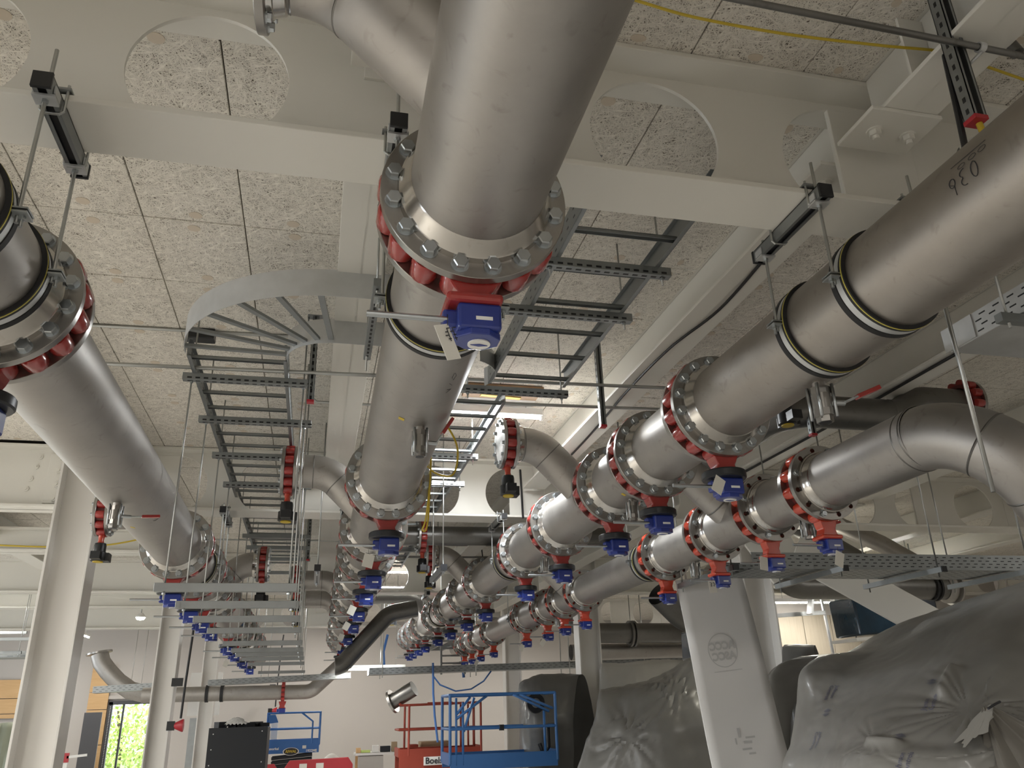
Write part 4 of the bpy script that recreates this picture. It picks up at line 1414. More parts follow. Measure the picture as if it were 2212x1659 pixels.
single('threaded_rod', MB().tube([(2.63, 2.62, .75), (2.63, 2.62, 2.3)], .009, 8), 'rod_zinc', 'long threaded rod in front of the bright elbow at the right', 'rod')
tray((3.32, 6.0, .96), (8.4, 6.0, .96), .50, .125, 'long perforated cable tray crossing behind the slimmer header valves on the right', 1, pitch=.075, bottom_slots=True)
for i, x in enumerate((3.03, 3.96, 4.85, 5.75, 6.65)):
    m = MB(); strut(m, (x, 5.5, .925), (x, 6.5, .925))
    single('strut', m, 'zinc', '%s strut bearer from the left below the long right tray' % ORD[i], 'strut')
    single('end_cap', MB().box((x, 5.492, .925), (.046, .014, .046)), 'black_plastic', 'black cap on the %s bearer of the long right tray' % ORD[i], 'cap')
    for y in (5.56, 6.44):
        single('threaded_rod', MB().tube([(x, y, .87), (x, y, 2.535)], .0065, 8), 'rod_zinc', 'thin rod at the %s end of the %s bearer of the long right tray' % ('near' if y < 6 else 'far', ORD[i]), 'rod')
tray((1.05, 16.5, .66), (8.4, 16.5, .76), .5, .12, 'far perforated tray crossing below the ends of the right headers', 1, slot_rows=3, pitch=.12)
tray((-1.9, 17.2, .56), (.75, 17.2, .64), .4, .10, 'far perforated tray on the left of the back wall', 1, slot_rows=3, pitch=.12)
tray((-4.75, 21, .58), (-3.3, 21, .64), .4, .14, 'short pale tray between the left columns', 1, slot_rows=3, pitch=.12)
for i, x in enumerate((1.3, 3.1, 5.0, 6.6)):
    for y in (16.2, 16.8):
        single('threaded_rod', MB().tube([(x, y, .6), (x, y, 2.535)], .010, 6), 'rod_zinc', 'thin rod carrying the far tray, %s from the left, %s row' % (ORD[i], 'front' if y < 16.5 else 'rear'), 'rod')
# far left cross pipe with its valve
run('cross_pipe', [(-3.2, 18, .44), (-.45, 18, .43)]+bend((.0, 18, .43), (1, 0, 0), (.7, 0, .6), .3)+[(.75, 18, 1.1)], .14, 'steel', 'pale pipe low on the left of the back wall, rising to the right')
rt = root('butterfly_valve', (-.54, 18, .43), 'small red valve with blue gearbox on the low pale pipe', 'valve')
part('valve_body', S2.body, rt, (-.035, 0, 0), Quaternion((0, 0, 1), -PI/2))
part('lugs', S2.lugs, rt, (-.035, 0, 0), Quaternion((0, 0, 1), -PI/2), kind='stuff')
part('neck', gear_meshes('dn400')['neck'], rt, (0, 0, -.2))
part('gearbox', gear_meshes('dn400')['gearbox'], rt, (0, 0, -.3))
for q in (-2.0, -1.72):
    M = Matrix.Translation((q, 18, .44)) @ QY((1, 0, 0)).to_matrix().to_4x4()
    single('pipe_clamp', MB().lathe([(.141, -.03), (.162, -.03), (.162, .03), (.141, .03)], 32, M), 'rubber', 'black clamp ring on the low pale pipe, %s' % ('left one' if q < -1.9 else 'right one'), 'clamp')
pts = [(-5.0, 22, 1.5), (-4.92, 22, 1.30)]+[(-4.75, 22, 1.1), (-4.5, 22, .86), (-4.2, 22, .66), (-3.9, 22, .58), (-3.2, 22, .55)]
rt = run('cross_pipe', pts, .20, 'steel', 'bright pipe bend with a flanged end between the left columns')
wpart('flange', MB().lathe([(.15, 0), (.29, 0), (.29, .04), (.15, .04)], 32, Matrix.Translation((-5.0, 22, 1.5)) @ QY((-.2, 0, 1)).to_matrix().to_4x4(), closed=True), 'steel_flange', rt)

# short bearers along Y beside the middle header, on pairs of long rods
for i, (x, y, z, nm) in enumerate(((-.005, 7.3, 1.18, 'left of the middle header behind its second valve'), (1.12, 7.4, 1.21, 'right of the middle header before the second beam'), (1.62, 11.2, 1.80, 'left of the big right header beyond the second beam'))):
    m, d = MB(), MB()
    strut(m, (x, y-.05, z), (x, y+.75, z), .05, d)
    rt = root('rod_bearer', (x, y, z), 'short bearer on two long rods, %s' % nm, 'hanger')
    st = wpart('strut', m, 'zinc', rt)
    wpart('strut_slots', d, 'black_plastic', st, kind='stuff')
    wpart('end_cap', MB().box((x, y-.056, z), (.056, .014, .056)), 'black_plastic', rt)
    for yy in (y, y+.68):
        wpart('rod', MB().tube([(x, yy, z-.06), (x, yy, 2.535)], .0065, 8), 'rod_zinc', rt)
        wpart('nut', MB().tube([(x, yy, z-.045), (x, yy, z-.027)], .013, 6, smooth=False), 'zinc_bolt', rt)

# ================================================================ LAMPS
LAMP_W = 92
def batten(x, y, z, l, label, along='x', power=None, glow='tube_light', col=(1, .965, .90)):
    rt = root('batten_lamp', (x, y, z), label, 'lamp')
    sx, sy = (l, .09) if along == 'x' else (.09, l)
    part('housing', meshof(MB().box((0, 0, .03), (sx, sy, .06)), 'sign_white', 'housing', .004), rt)
    a, b = ((-l/2, 0, -.012), (l/2, 0, -.012)) if along == 'x' else ((0, -l/2, -.012), (0, l/2, -.012))
    part('tube', meshof(MB().tube([a, b], .016, 12), glow, 'tube'), rt)
    for q in (-1, 1):
        c = (q*l/2, 0, -.01) if along == 'x' else (0, q*l/2, -.01)
        part('tube_holder', meshof(MB().box(c, (.025, .05, .05) if along == 'x' else (.05, .025, .05)), 'sign_white', 'tube_holder'), rt)
    rods = MB()
    for q in (-.35, .35):
        c = (q*l, 0) if along == 'x' else (0, q*l)
        rods.tube([(c[0], c[1], .05), (c[0], c[1], 2.535-z)], .004, 6)
    part('suspension', meshof(rods, 'rod_zinc', 'suspension'), rt)
    lp = area_lamp('lamp_light', (0, 0, -.045), sx, .06 if along == 'x' else sy, power or LAMP_W, col)
    if along != 'x': lp.data.size = .06; lp.data.size_y = l
    lp.parent = rt
    return rt
batten(1.40, 6.52, 2.42, .95, 'bright tube lamp under the ceiling between middle and right headers', 'x', 70, col=(.93, .97, 1))
batten(1.35, 15.1, 2.40, .9, 'far bright tube lamp beyond the red branch valve', 'x', 70, col=(.95, .98, 1))
batten(1.15, 16.4, .78, 1.2, 'bright tube lamp lying on the far perforated tray', 'x', 40)
batten(9.0, 13.9, 1.70, 1.3, 'bright tube lamp low under the beams before the panelling', 'x', 28)
for x, y, l in ((-.6, -4.5, 'behind the camera, left one'), (3.4, -4.5, 'behind the camera, right one'), (-6.2, .5, 'left bay near the camera'), (-6.2, 5.2, 'left bay, second row'), (-6.2, 10, 'left bay, third row'), (-6.2, 16, 'left bay, fourth row'), (-5.6, 22.5, 'left bay, last row'),
                (8.3, -3.5, 'right bay behind the camera'), (9.8, 12.4, 'right bay beside the wood panelling'), (9.4, 18.5, 'right bay, far row'), (5.8, 22.5, 'far right by the back wall'), (.4, 22.8, 'by the back wall above the blue lift')):
    batten(x, y, 2.0 if x < -3 or x > 4.6 else 2.45, 1.5, 'added fill tube lamp of the %s' % l, 'y', 45 if y > 18 else 35 if x > 9 else 45 if x > 3 else 130 if x < -6 and y < 8 else None)  # fill lamps added along the bays and behind the camera to light the hall
batten(8.7, 4.8, 2.2, 1.5, 'added unseen tube lamp of the right bay beyond the right edge of the picture', 'y', 30)  # unseen lamp added to brighten the second beam and the foam sheet
batten(-5.2, 2.0, 2.2, 1.5, 'added unseen tube lamp left of the camera, beyond the left edge of the picture', 'y', 80)  # extra unseen lamp added as fill from the left
# wooden hatch board and straps by the bright lamp
single('hatch_board', MB().box((1.45, 6.22, 2.515), (.66, .28, .02)), 'ply_dark', 'brown board with orange strap on the ceiling by the bright tube lamp', 'board')
single('strap', MB().box((1.45, 6.30, 2.50), (.36, .05, .006), Matrix.Rotation(.12, 3, 'Z')), 'yellow', 'orange strap across the ceiling board', 'strap')
single('ceiling_patch', MB().box((1.48, 6.62, 2.525), (.62, .46, .012)), 'sign_white', 'white reflector sheet around the bright tube lamp', 'sheet')

# ================================================================ BACKGROUND, LEFT
struct('window_1', MB().box((wx0+.06, YW-.02, (wz0+wz1)/2), (.10, .10, wz1-wz0+.1)).box((wx1-.04, YW-.02, (wz0+wz1)/2), (.08, .10, wz1-wz0+.1)).box(((wx0+wx1)/2, YW-.02, wz1+.03), (wx1-wx0, .10, .10)).box(((wx0+wx1)/2, YW-.02, wz0-.03), (wx1-wx0, .12, .06)).box(((wx0+.38), YW+.02, (wz0+wz1)/2), (.05, .05, wz1-wz0)), 'anthracite')
struct('trim_1', MB().box(((wx0+wx1)/2+.1, YW-.06, wz1+.17), (wx1-wx0+.3, .06, .09)), 'wall_paint')
d = MB()
for i in range(46):
    d.box((wx0+.06, YW-.074, wz0+.04*i), (.025, .006, .014))
single('perforated_rail', d, 'sign_white', 'row of small bright holes down the dark window frame', 'rail', kind='stuff')
# tree outside
rnd = random.Random(3)
lf = MB()
for i in range(2600):
    a, b = rnd.gauss(0, 1), rnd.gauss(0, 1)
    c = Vector((-6.1+a*1.0, 31.5+rnd.gauss(0, .9), -.55+b*.75))
    s = rnd.uniform(.05, .11)
    u = Vector((rnd.uniform(-1, 1), rnd.uniform(-1, 1), rnd.uniform(-1, 1))).normalized()
    v = u.orthogonal().normalized()
    lf.add([c-u*s, c+v*s*.55, c+u*s, c-v*s*.55], [(0, 1, 2, 3)])
rt = root('tree', (-6.1, 31.5, FLOOR), 'sunlit yellow green tree outside the window', 'tree')
wpart('foliage', lf, 'leaf', rt, kind='stuff')
wpart('trunk', MB().tube([(-6.1, 31.5, FLOOR-.3), (-6.1, 31.5, -.7), (-6.3, 31.5, .3)], .09, 10, radii=[.12, .09, .03]), 'bark', rt)
struct('ground', MB().box((-4, 40, FLOOR-.25), (60, 28, .1)), 'grass_ground')
# plywood sheets on the back wall
rt = root('plywood_panel', (-5.68, YW-.1, FLOOR), 'tall plywood boarding left of the bright window', 'panel')
for z0, z1 in ((FLOOR, -.6), (-.59, .28), (.29, .72), (.73, 1.45)):
    wpart('board', MB().box((-5.62, YW-.1, (z0+z1)/2), (.50, .04, z1-z0-.006)), 'ply', rt, .003)
rt = root('plywood_panel', (-7.9, YW-.1, .2), 'plywood boarding at the far left edge', 'panel')
for z0, z1 in ((.13, .24), (.25, .62), (.63, 1.1)):
    wpart('board', MB().box((-7.7, YW-.1, (z0+z1)/2), (1.6, .04, z1-z0-.006)), 'ply', rt, .003)
single('dark_door_leaf', MB().box((-5.42, 24.2, -.72), (.42, .05, 1.86)), 'anthracite', 'dark upright board in front of the plywood boarding', 'board', bevel=.004)
# green tarpaulin at the far left
tb = MB()
vs, nx, nz = [], 30, 14
for i in range(nx+1):
    for j in range(nz+1):
        x = -8.9+2.25*i/nx
        z = .04-1.69*j/nz
        vs.append((x, 22.9+.06*math.sin(x*9+.4*j)+.05*math.sin(x*21+j*.3)+.15*j/nz, z-.02*math.sin(x*5)))
tb.add(vs, [(i*(nz+1)+j, i*(nz+1)+j+1, (i+1)*(nz+1)+j+1, (i+1)*(nz+1)+j) for i in range(nx) for j in range(nz)], True)
o = single('tarpaulin', tb, 'tarp', 'grey green hanging tarpaulin at the bottom left edge', 'tarpaulin')
so = o.modifiers.new('thickness', 'SOLIDIFY'); so.thickness = .012
# exit sign over the window
rt = root('exit_sign', (-4.62, 24.9, .62), 'small green and white exit sign above the window', 'sign')
wpart('panel', MB().box((-4.62, 24.9, .62), (.34, .02, .14)), 'sign_white', rt)
wpart('pictogram', MB().box((-4.70, 24.886, .62), (.07, .006, .10)).box((-4.56, 24.886, .63), (.10, .006, .05)).box((-4.60, 24.886, .57), (.03, .006, .05)), 'sign_green', rt)
for q in (-4.75, -4.49):
    wpart('wire', MB().tube([(q, 24.9, .69), (q, 24.9, 2.535)], .006, 6), 'rod_zinc', rt)
# flood lamp shining in the left bay
rt = root('flood_lamp', (-3.62, 19, 2.02), 'small glowing work lamp below the left joists', 'lamp')
wpart('housing', MB().lathe([(.04, .09), (.10, .02), (.10, 0)], 20, Matrix.Translation((-3.62, 19, 2.02)) @ Matrix.Rotation(PI/2, 4, 'X'), cap0=True), 'sign_white', rt)
wpart('lens', MB().lathe([(.098, 0), (.07, -.045), (.015, -.055)], 20, Matrix.Translation((-3.62, 19, 2.02)) @ Matrix.Rotation(PI/2, 4, 'X')), 'lamp_warm', rt)
wpart('stem', MB().tube([(-3.62, 19, 2.1), (-3.62, 19, 2.535)], .012, 6), 'rod_zinc', rt)
# fire call devices on the columns: small black clips and a red beacon
def column_device(x, y, z, label):
    rt = root('alarm_beacon', (x, y, z), label, 'beacon')
    wpart('red_cone', MB().lathe([(.035, 0), (.05, .02), (.09, .11), (.09, .13)], 20, Matrix.Translation((x, y, z)) @ QY((1, 0, 0)).to_matrix().to_4x4(), cap0=True, cap1=True), 'red_cap', rt)
    wpart('clip', MB().box((x-.05, y, z), (.11, .06, .13)), 'black_plastic', rt)
    wpart('upper_clip', MB().box((x-.03, y, z+.62), (.16, .06, .12)), 'black_plastic', rt)
    wpart('cord', MB().tube([(x+.08, y, z+.1), (x+.09, y, z+.6), (x+.12, y, z+1.5), (x+.16, y, z+2.0)], .018, 8), 'cable_black', rt)
    return rt
column_device(-1.98, 14.0, -.10, 'red beacon with black clips and cord on the second left column')
column_device(-1.0, 24.6, .12, 'red beacon with cord far off by the back wall')
single('wall_panel', MB().box((-2.55, 22.5, .55), (.75, .06, 1.0)), 'sign_white', 'white board standing between the second and third left columns', 'board')
single('door_panel', MB().box((-2.55, 22.4, -.75), (.55, .05, 1.5)).box((-2.55, 22.36, -.75), (.05, .04, 1.5)), 'zinc', 'grey metal door leaf with light strip below the white board', 'door')
# red and white post things by the window
rt = root('barrier_stand', (-5.2, 21.2, FLOOR), 'red and white barrier stand in front of the window', 'barrier')
for i in range(5):
    wpart('band', MB().box((-5.22+.012*i, 21.2, FLOOR+.12+.2*i), (.13, .05, .19)), 'red_cap' if i % 2 == 0 else 'sign_white', rt)
wpart('arm', MB().bar((-5.15, 21.2, -.72), (-4.75, 21.2, -.69), .05), 'sign_white', rt)
# hangers in the left bay
for i, (x, y, z) in enumerate(((-4.75, 14.8, 1.25), (-5.2, 15.6, 1.1), (-5.6, 17, 1.55), (-4.7, 12.2, 1.9))):
    trapeze(x-.45, x+.45, y, [z], 2.535, 'thin rod trapeze in the left bay, %s one' % ['front', 'second', 'rear', 'upper'][i])
tray((-8.5, 16.2, 1.05), (-4.3, 16.2, 1.05), .5, .1, 'pale cable tray across the left bay', 1, slot_rows=2, pitch=.2)

# ================================================================ BACKGROUND, MIDDLE
rt = root('black_cabinet', (-.97, 13, FLOOR), 'large matt black panelled box with white screws at the bottom left', 'cabinet')
wpart('front_panel', MB().box((-.965, 12.96, -.89), (.80, .03, 1.50)), 'black_matt', rt, .003)
wpart('body', MB().box((-.965, 13.45, -.9), (.79, .95, 1.49)), 'black_matt', rt, .004)
for x, z in ((-1.3, -.22), (-1.31, -.42), (-1.32, -.62), (-.64, -.2), (-.62, -.6)):
    wpart('screw', MB().tube([(x, 12.94, z), (x, 12.952, z)], .008, 8), 'sign_white', rt)
rb = MB()
rnd = random.Random(5)
for i in range(7):
    rb.box((-1.25+i*.1, 13.3+rnd.uniform(-.1, .1), -.12+rnd.uniform(0, .02)), (.12, .2, .05+rnd.uniform(0, .04)), Matrix.Rotation(rnd.uniform(-.5, .5), 3, 'Z'))
single('rubble_bags', rb, 'black_matt', 'dark odds and ends lying on top of the black box', 'bags', kind='stuff')
pl = MB()
vs, n = [], 18
for i in range(n):
    for j in range(n):
        u, v = i/(n-1)*2-1, j/(n-1)*2-1
        vs.append((-1.02+u*.16, 13.2+v*.14, -.10+.09*max(0, 1-u*u)*max(0, 1-v*v)+.012*math.sin(i*2.3)*math.cos(j*1.9)))
pl.add(vs, [(i*n+j, i*n+j+1, (i+1)*n+j+1, (i+1)*n+j) for i in range(n-1) for j in range(n-1)], True)
single('plastic_sheet', pl, 'film_clear', 'crumpled clear plastic lying on the black box', 'plastic')

def text_mesh(body, size, name='lettering', extrude=.0, mirror=False, bold=0.0, align='CENTER', shear=0.0):
    cu = bpy.data.curves.new(name, 'FONT')
    cu.body = body
    cu.size = size
    cu.align_x = align
    cu.align_y = 'CENTER'
    cu.offset = bold
    cu.extrude = extrude
    cu.shear = shear
    cu.resolution_u = 3
    ob = bpy.data.objects.new(name, cu)
    COL.objects.link(ob)
    dg = bpy.context.evaluated_depsgraph_get()
    me = bpy.data.meshes.new_from_object(ob.evaluated_get(dg))
    bpy.data.objects.remove(ob)
    vs = [Vector(v.co) for v in me.vertices]
    fs = [tuple(p.vertices) for p in me.polygons]
    bpy.data.meshes.remove(me)
    if mirror:
        vs = [Vector((-v.x, v.y, v.z)) for v in vs]
    return vs, fs
def lettering(body, size, c, mat, parent, name='lettering', u=(1, 0, 0), v=(0, 0, 1), off=.002, **kw):
    """letters lying on a flat face through c spanned by u, v (facing -Y by default)"""
    vs, fs = text_mesh(body, size, name, **kw)
    u, v, c = Vector(u).normalized(), Vector(v).normalized(), Vector(c)
    n = u.cross(v)
    m = MB().add([c+u*p.x+v*p.y+n*off for p in vs], fs)
    return wpart(name, m, mat, parent)

def scissor_lift(x0, x1, y0, dp, zd, zr, mat, label, fascia=.28, extra='plain'):
    """platform with guard rails on a folded scissor pack and wheeled chassis; zd deck, zr top rail"""
    rt = root('scissor_lift', ((x0+x1)/2, y0+dp/2, FLOOR), label, 'lift')
    zm = zd+(zr-zd)*.5
    y1 = y0+dp
    t = .045
    L = x1-x0
    wpart('deck', MB().box(((x0+x1)/2, (y0+y1)/2, zd), (L, dp, .04)), mat, rt)
    for yy, nm in ((y0, 'front'), (y1, 'rear')):
        wpart('toe_board', MB().box(((x0+x1)/2, yy, zd-fascia/2+.12), (L, .03, fascia)), mat, rt, .004)
        wpart('top_rail', MB().tube([(x0, yy, zr-.02 if extra == 'boels' else zr-.0), (x1, yy, zr)], t/2, 10), mat, rt)
        wpart('mid_rail', MB().tube([(x0, yy, zm), (x1, yy, zm)], t/2, 10), mat, rt)
        for x in ((x0, x1) if extra != 'boels' else (x0+.18, x1)):
            wpart('post', MB().tube([(x, yy, zd), (x, yy, zr)], t/2, 10), mat, rt)
    for x in (x0, x1):
        wpart('end_rail', MB().tube([(x, y0, zr), (x, y1, zr)], t/2, 10), mat, rt)
        wpart('end_rail', MB().tube([(x, y0, zm), (x, y1, zm)], t/2, 10), mat, rt)
        wpart('toe_board', MB().box((x, (y0+y1)/2, zd+.06), (.03, dp, .16)), mat, rt)
    zc = FLOOR+.32
    wpart('chassis', MB().box(((x0+x1)/2, (y0+y1)/2, zc), (L*.92, dp*.8, .22)), 'black_matt', rt, .01)
    for i in range(3):
        for s in (-1, 1):
            wpart('scissor_arm', MB().bar((x0+.15, y0+.12 if s > 0 else y1-.12, zc+.16+.1*i), (x1-.15, y0+.12 if s > 0 else y1-.12, zc+.22+.1*i), .05, .07), 'black_matt', rt)
    for x in (x0+.3, x1-.3):
        for yy in (y0+.12, y1-.12):
            wpart('wheel', MB().lathe([(.03, -.05), (.19, -.05), (.2, -.03), (.2, .03), (.19, .05), (.03, .05)], 24, Matrix.Translation((x, yy, FLOOR+.2)), closed=True), 'rubber', rt)
    return rt, zm
# far blue lift
rt, zm = scissor_lift(-.98, .28, 22, .75, -.68, .05, 'lift_blue', 'small blue scissor lift with black and yellow oval sign, behind the red barrier', .30)
wpart('brace', MB().tube([(-.18, 22, .05), (.1, 22, -.16), (.1, 22, -.66)], .022, 8), 'lift_blue', rt)
wpart('control_box', MB().prism([(-.98, .02), (-.80, .02), (-.72, -.16), (-.92, -.18)], 21.92, 22.05), 'lift_blue', rt)
ov = MB()
Mx = Matrix.Translation((-.38, 21.975, -.82)) @ Matrix.Scale(2.15, 4, (1, 0, 0))
ov.lathe([(.088, -.004), (.088, .004)], 36, Mx, cap0=True, cap1=True)
wpart('sign_rim', ov, 'sign_white', rt)
ov = MB()
Mx = Matrix.Translation((-.38, 21.968, -.82)) @ Matrix.Scale(2.15, 4, (1, 0, 0))
ov.lathe([(.078, -.004), (.078, .004)], 36, Mx, cap0=True, cap1=True)
wpart('sign_oval', ov, 'ink', rt)
lettering('RIWAL', .085, (-.38, 21.962, -.82), 'yellow', rt, bold=.003, shear=.2)
lettering('1932ME', .082, (.10, 21.982, -.82), 'sign_white', rt, bold=.002)
lettering('snorkel', .075, (-.78, 21.982, -.75), 'sign_white', rt, bold=.002)
wpart('sticker', MB().box((-.07, 21.98, -.73), (.09, .004, .07)), 'paper', rt)
single('upright_board', MB().box((-.84, 22.9, -.4), (.16, .05, .55)), 'sign_white', 'white upright panel seen through the far blue lift', 'panel')
single('leaning_post', MB().box((-.99, 21.4, -.95), (.10, .06, 1.2)), 'lift_red', 'rust red upright post between black box and far blue lift', 'post')
# red barriers
def barrier(x0, x1, y, z1, label, white=()):
    rt = root('plastic_barrier', ((x0+x1)/2, y, FLOOR), label, 'barrier')
    poly = [(x0+.03, FLOOR), (x0, z1-.16), (x0+.10, z1-.02), (x1-.10, z1), (x1, z1-.14), (x1-.02, FLOOR)]
    wpart('panel', MB().prism(poly, y-.03, y+.03), 'barrier_red', rt, .01)
    for x in white:
        wpart('reflector', MB().box((x, y-.034, z1-.15), (.155, .006, .12)), 'paper', rt)
    n = int((x1-x0-.25)/.1)
    for i in range(n):
        wpart('bar_slot', MB().box((x0+.22+.1*i, y-.033, z1-.42), (.06, .008, .3)), 'paper', rt)
    for x in (x0+.15, x1-.15):
        wpart('foot', MB().box((x, y, FLOOR+.04), (.12, .5, .08)), 'rubber', rt, .01)
barrier(-.44, .96, 19, -.86, 'red plastic barrier with two white reflectors at the bottom', (-.06, .28))
barrier(-1.35, -.56, 19.4, -.95, 'second red plastic barrier half hidden behind the black box', ())
# work bench with tools
rt = root('work_bench', (1.5, 20, FLOOR), 'grey work bench with a cluttered top left of the red lift', 'bench')
wpart('top', MB().box((1.55, 20.2, -.86), (1.0, .7, .05)), 'sign_white', rt)
wpart('body', MB().box((1.4, 20.2, -1.25), (.55, .6, .7)), 'concrete', rt)
for x in (1.1, 2.0):
    wpart('leg', MB().box((x, 20.2, -1.27), (.06, .06, .76)), 'ply', rt)
for i, (x, w, h, m, nm) in enumerate(((1.12, .10, .10, 'ply', 'small wooden block'), (1.28, .2, .05, 'leaf', 'green packet'), (1.5, .14, .14, 'sign_white', 'white tub'), (1.72, .22, .12, 'black_matt', 'black tool case'), (1.92, .12, .2, 'cardboard', 'upright brown carton'))):
    single('bench_item', MB().box((x, 20.0, -.83+h/2), (w, .2, h)), m, '%s on the work bench' % nm, 'item', bevel=.006)
single('white_sack', MB().add([(.55+.22*a, 20.3+.15*b, -1.0+.17*(1-a*a)*(1-b*b)) for a in [i/6-1 for i in range(13)] for b in [j/6-1 for j in range(13)]], [(i*13+j, i*13+j+1, (i+1)*13+j+1, (i+1)*13+j) for i in range(12) for j in range(12)], True), 'paper', 'white sacks heaped behind the red barrier', 'sack')
# red lift
rt, zm = scissor_lift(1.73, 3.34, 17, .8, -.80, .13, 'lift_red', 'faded red scissor lift with white name board', .42, 'boels')
wpart('sign', MB().box((2.40, 16.968, -.90), (.40, .012, .15)), 'sign_white', rt)
lettering('Boels', .155, (2.40, 16.955, -.90), 'ink', rt, bold=.004)
wpart('brace', MB().box((2.52, 17, .125), (.5, .05, .06)), 'lift_red', rt)
for x in (2.95, 3.1, 3.22):
    wpart('ladder_bar', MB().tube([(x, 17.1, -.75), (x, 17.1, .1)], .02, 8), 'lift_red', rt)
single('cardboard_box', MB().box((2.62, 18.5, -.76), (.62, .5, .32)), 'cardboard', 'brown cardboard box standing on the red lift', 'box', bevel=.01)
single('red_crate', MB().box((2.15, 18.3, -.78), (.18, .3, .28)), 'lift_red', 'small red crate left of the cardboard box', 'crate', bevel=.01)
# near blue lift
rt, zm = scissor_lift(2.0, 3.6, 12.5, .76, -.72, .2, 'lift_blue2', 'bright blue scissor lift, the nearest lift, with folding gate bars', .20)
for x in (2.0, 2.09, 2.19):
    wpart('gate_bar', MB().tube([(x, 12.5, -.74), (x, 12.5, .16 if x < 2.1 else .1)], .018, 8), 'lift_blue2', rt)
for a, b in (((2.1, -.12), (2.55, .18)), ((2.1, -.06), (2.3, .17)), ((2.95, .19), (3.5, -.06)), ((3.05, .19), (3.56, -.02)), ((2.2, -.3), (2.36, .16)), ((3.42, -.05), (3.42, -.62))):
    wpart('brace', MB().tube([(a[0], 12.5, a[1]), (b[0], 12.5, b[1])], .02, 8), 'lift_blue2', rt)
wpart('hose_reel', MB().lathe([(.07, -.03), (.14, -.03), (.15, 0), (.14, .03), (.07, .03)], 24, Matrix.Translation((3.36, 12.75, .06)), closed=True), 'black_plastic', rt)
wpart('hose', MB().tube([(3.5, 12.6, -.25), (3.5, 12.6, -.55), (3.42, 12.6, -.66), (3.36, 12.6, -.5)], .03, 8), 'black_plastic', rt)
wpart('mid_clamp', MB().box((2.76, 12.48, -.26), (.06, .07, .08)), 'black_plastic', rt)
# blue lashing straps
rt = root('lashing_strap', (2.26, 16.3, .5), 'blue lashing strap hanging from the far tray', 'strap')
wpart('webbing', MB().tube([(2.26, 16.2, .85), (2.27, 16.2, .3), (2.30, 16.2, -.1), (2.36, 16.2, -.55)], .022, 6), 'strap_blue', rt)
wpart('loop', MB().tube([(2.26, 16.2, .62), (2.4, 16.2, .45), (2.7, 16.2, .33), (3.0, 16.2, .36), (3.25, 16.2, .5), (3.4, 16.2, .68)], .016, 6), 'strap_blue', rt)
for x, y, z in ((1.55, 18.2, 1.2), (3.05, 17.0, 1.0)):
    single('lashing_strap', MB().tube([(x, y, z+.35), (x-.08, y, z), (x-.05, y, z-.4)], .03, 6), 'strap_blue', 'blue strap round the far end of the %s right header' % ('big' if x < 2 else 'slimmer'), 'strap')
rt = root('pipe_end', (1.6, 17.0, .3), 'loose grey pipe end with flange slung below the far tray', 'pipe')
wpart('pipe', MB().tube([(1.62, 17.2, .2), (2.0, 17.0, .42)], .15, 24), 'steel_dark', rt)
wpart('flange', MB().tube([(1.58, 17.22, .18), (1.62, 17.2, .2)], .23, 24), 'steel_flange', rt)
# vertical ladder tray among the far ends
straight_ladder(16.9, 18.5, 2.45, 2.75, 'grey cable ladder end beyond the far right headers', 1.2, .28, False)
rt = root('cable_ladder', (2.72, 16.6, .9), 'upright cable ladder standing at the far end between the right headers', 'cable ladder')
for x in (2.48, 2.95):
    wpart('side_rail', MB().box((x, 16.6, 1.2), (.03, .08, 1.1)), 'zinc', rt)
for i in range(8):
    wpart('rung', MB().box((2.715, 16.6, .72+.14*i), (.47, .03, .035)), 'zinc', rt)

# ================================================================ BACKGROUND, RIGHT
rt = root('panelled_wall', (9.9, 14.8, FLOOR), 'pale wood panelling on the right background, upright boards', 'wall panel')
x = 7.2
rnd = random.Random(11)
while x < 14.2:
    w = rnd.choice((.42, .55, .62))
    wpart('board', MB().box((x+w/2, 14.8, .1), (w-.014, .04, 2.9)), 'ply_pale', rt, .004)
    x += w
struct('wall_partition', MB().box((10.7, 14.9, .55), (7.2, .1, 4.6)), 'wall_paint')
single('black_bar', MB().tube([(9.55, 14.3, .62), (10.75, 14.3, .68)], .035, 10).box((9.55, 14.3, .62), (.1, .1, .1)).box((10.75, 14.3, .68), (.1, .1, .1)), 'black_plastic', 'short black horizontal bar before the wood panelling', 'bar')
rt = root('blue_wrapped_crate', (9.4, 12.2, 1.2), 'dark blue crate wrapped in shiny film, hanging behind the white brace', 'crate')
wpart('box', MB().box((9.35, 12.4, 1.28), (1.25, .7, .62), Matrix.Rotation(-.05, 3, 'Y')), 'film_blue', rt, .03)
wpart('side', MB().box((10.2, 12.5, 1.32), (.5, .6, .6)), 'black_matt', rt, .02)
wpart('pallet', MB().box((9.7, 12.4, .94), (2.1, .7, .05), Matrix.Rotation(-.06, 3, 'Y')), 'sign_white', rt)
for q in (8.9, 10.3):
    wpart('rod', MB().tube([(q, 12.4, .9), (q, 12.4, 2.535)], .01, 6), 'rod_zinc', rt)
rt = root('blue_wrapped_crate', (6.2, 12.9, .6), 'small blue film wrapped crate between the two right columns', 'crate')
wpart('box', MB().box((6.27, 12.9, .86), (.50, .4, .46), Matrix.Rotation(.06, 3, 'Y')), 'film_blue', rt, .03)
wpart('stand', MB().box((6.27, 12.9, -.52), (.4, .3, 2.26)), 'black_matt', rt)
single('dome_lamp', MB().lathe([(.01, -.16), (.14, -.13), (.24, -.05), (.27, .02), (.05, .05)], 24, Matrix.Translation((6.55, 10.2, 1.55)) @ Matrix.Rotation(PI/2, 4, 'X')), 'lamp_warm2', 'glowing dome lamp under the right tray', 'lamp')
area_lamp('dome_light', (6.55, 10.2, 1.36), .3, .3, 12, (1, .95, .8))
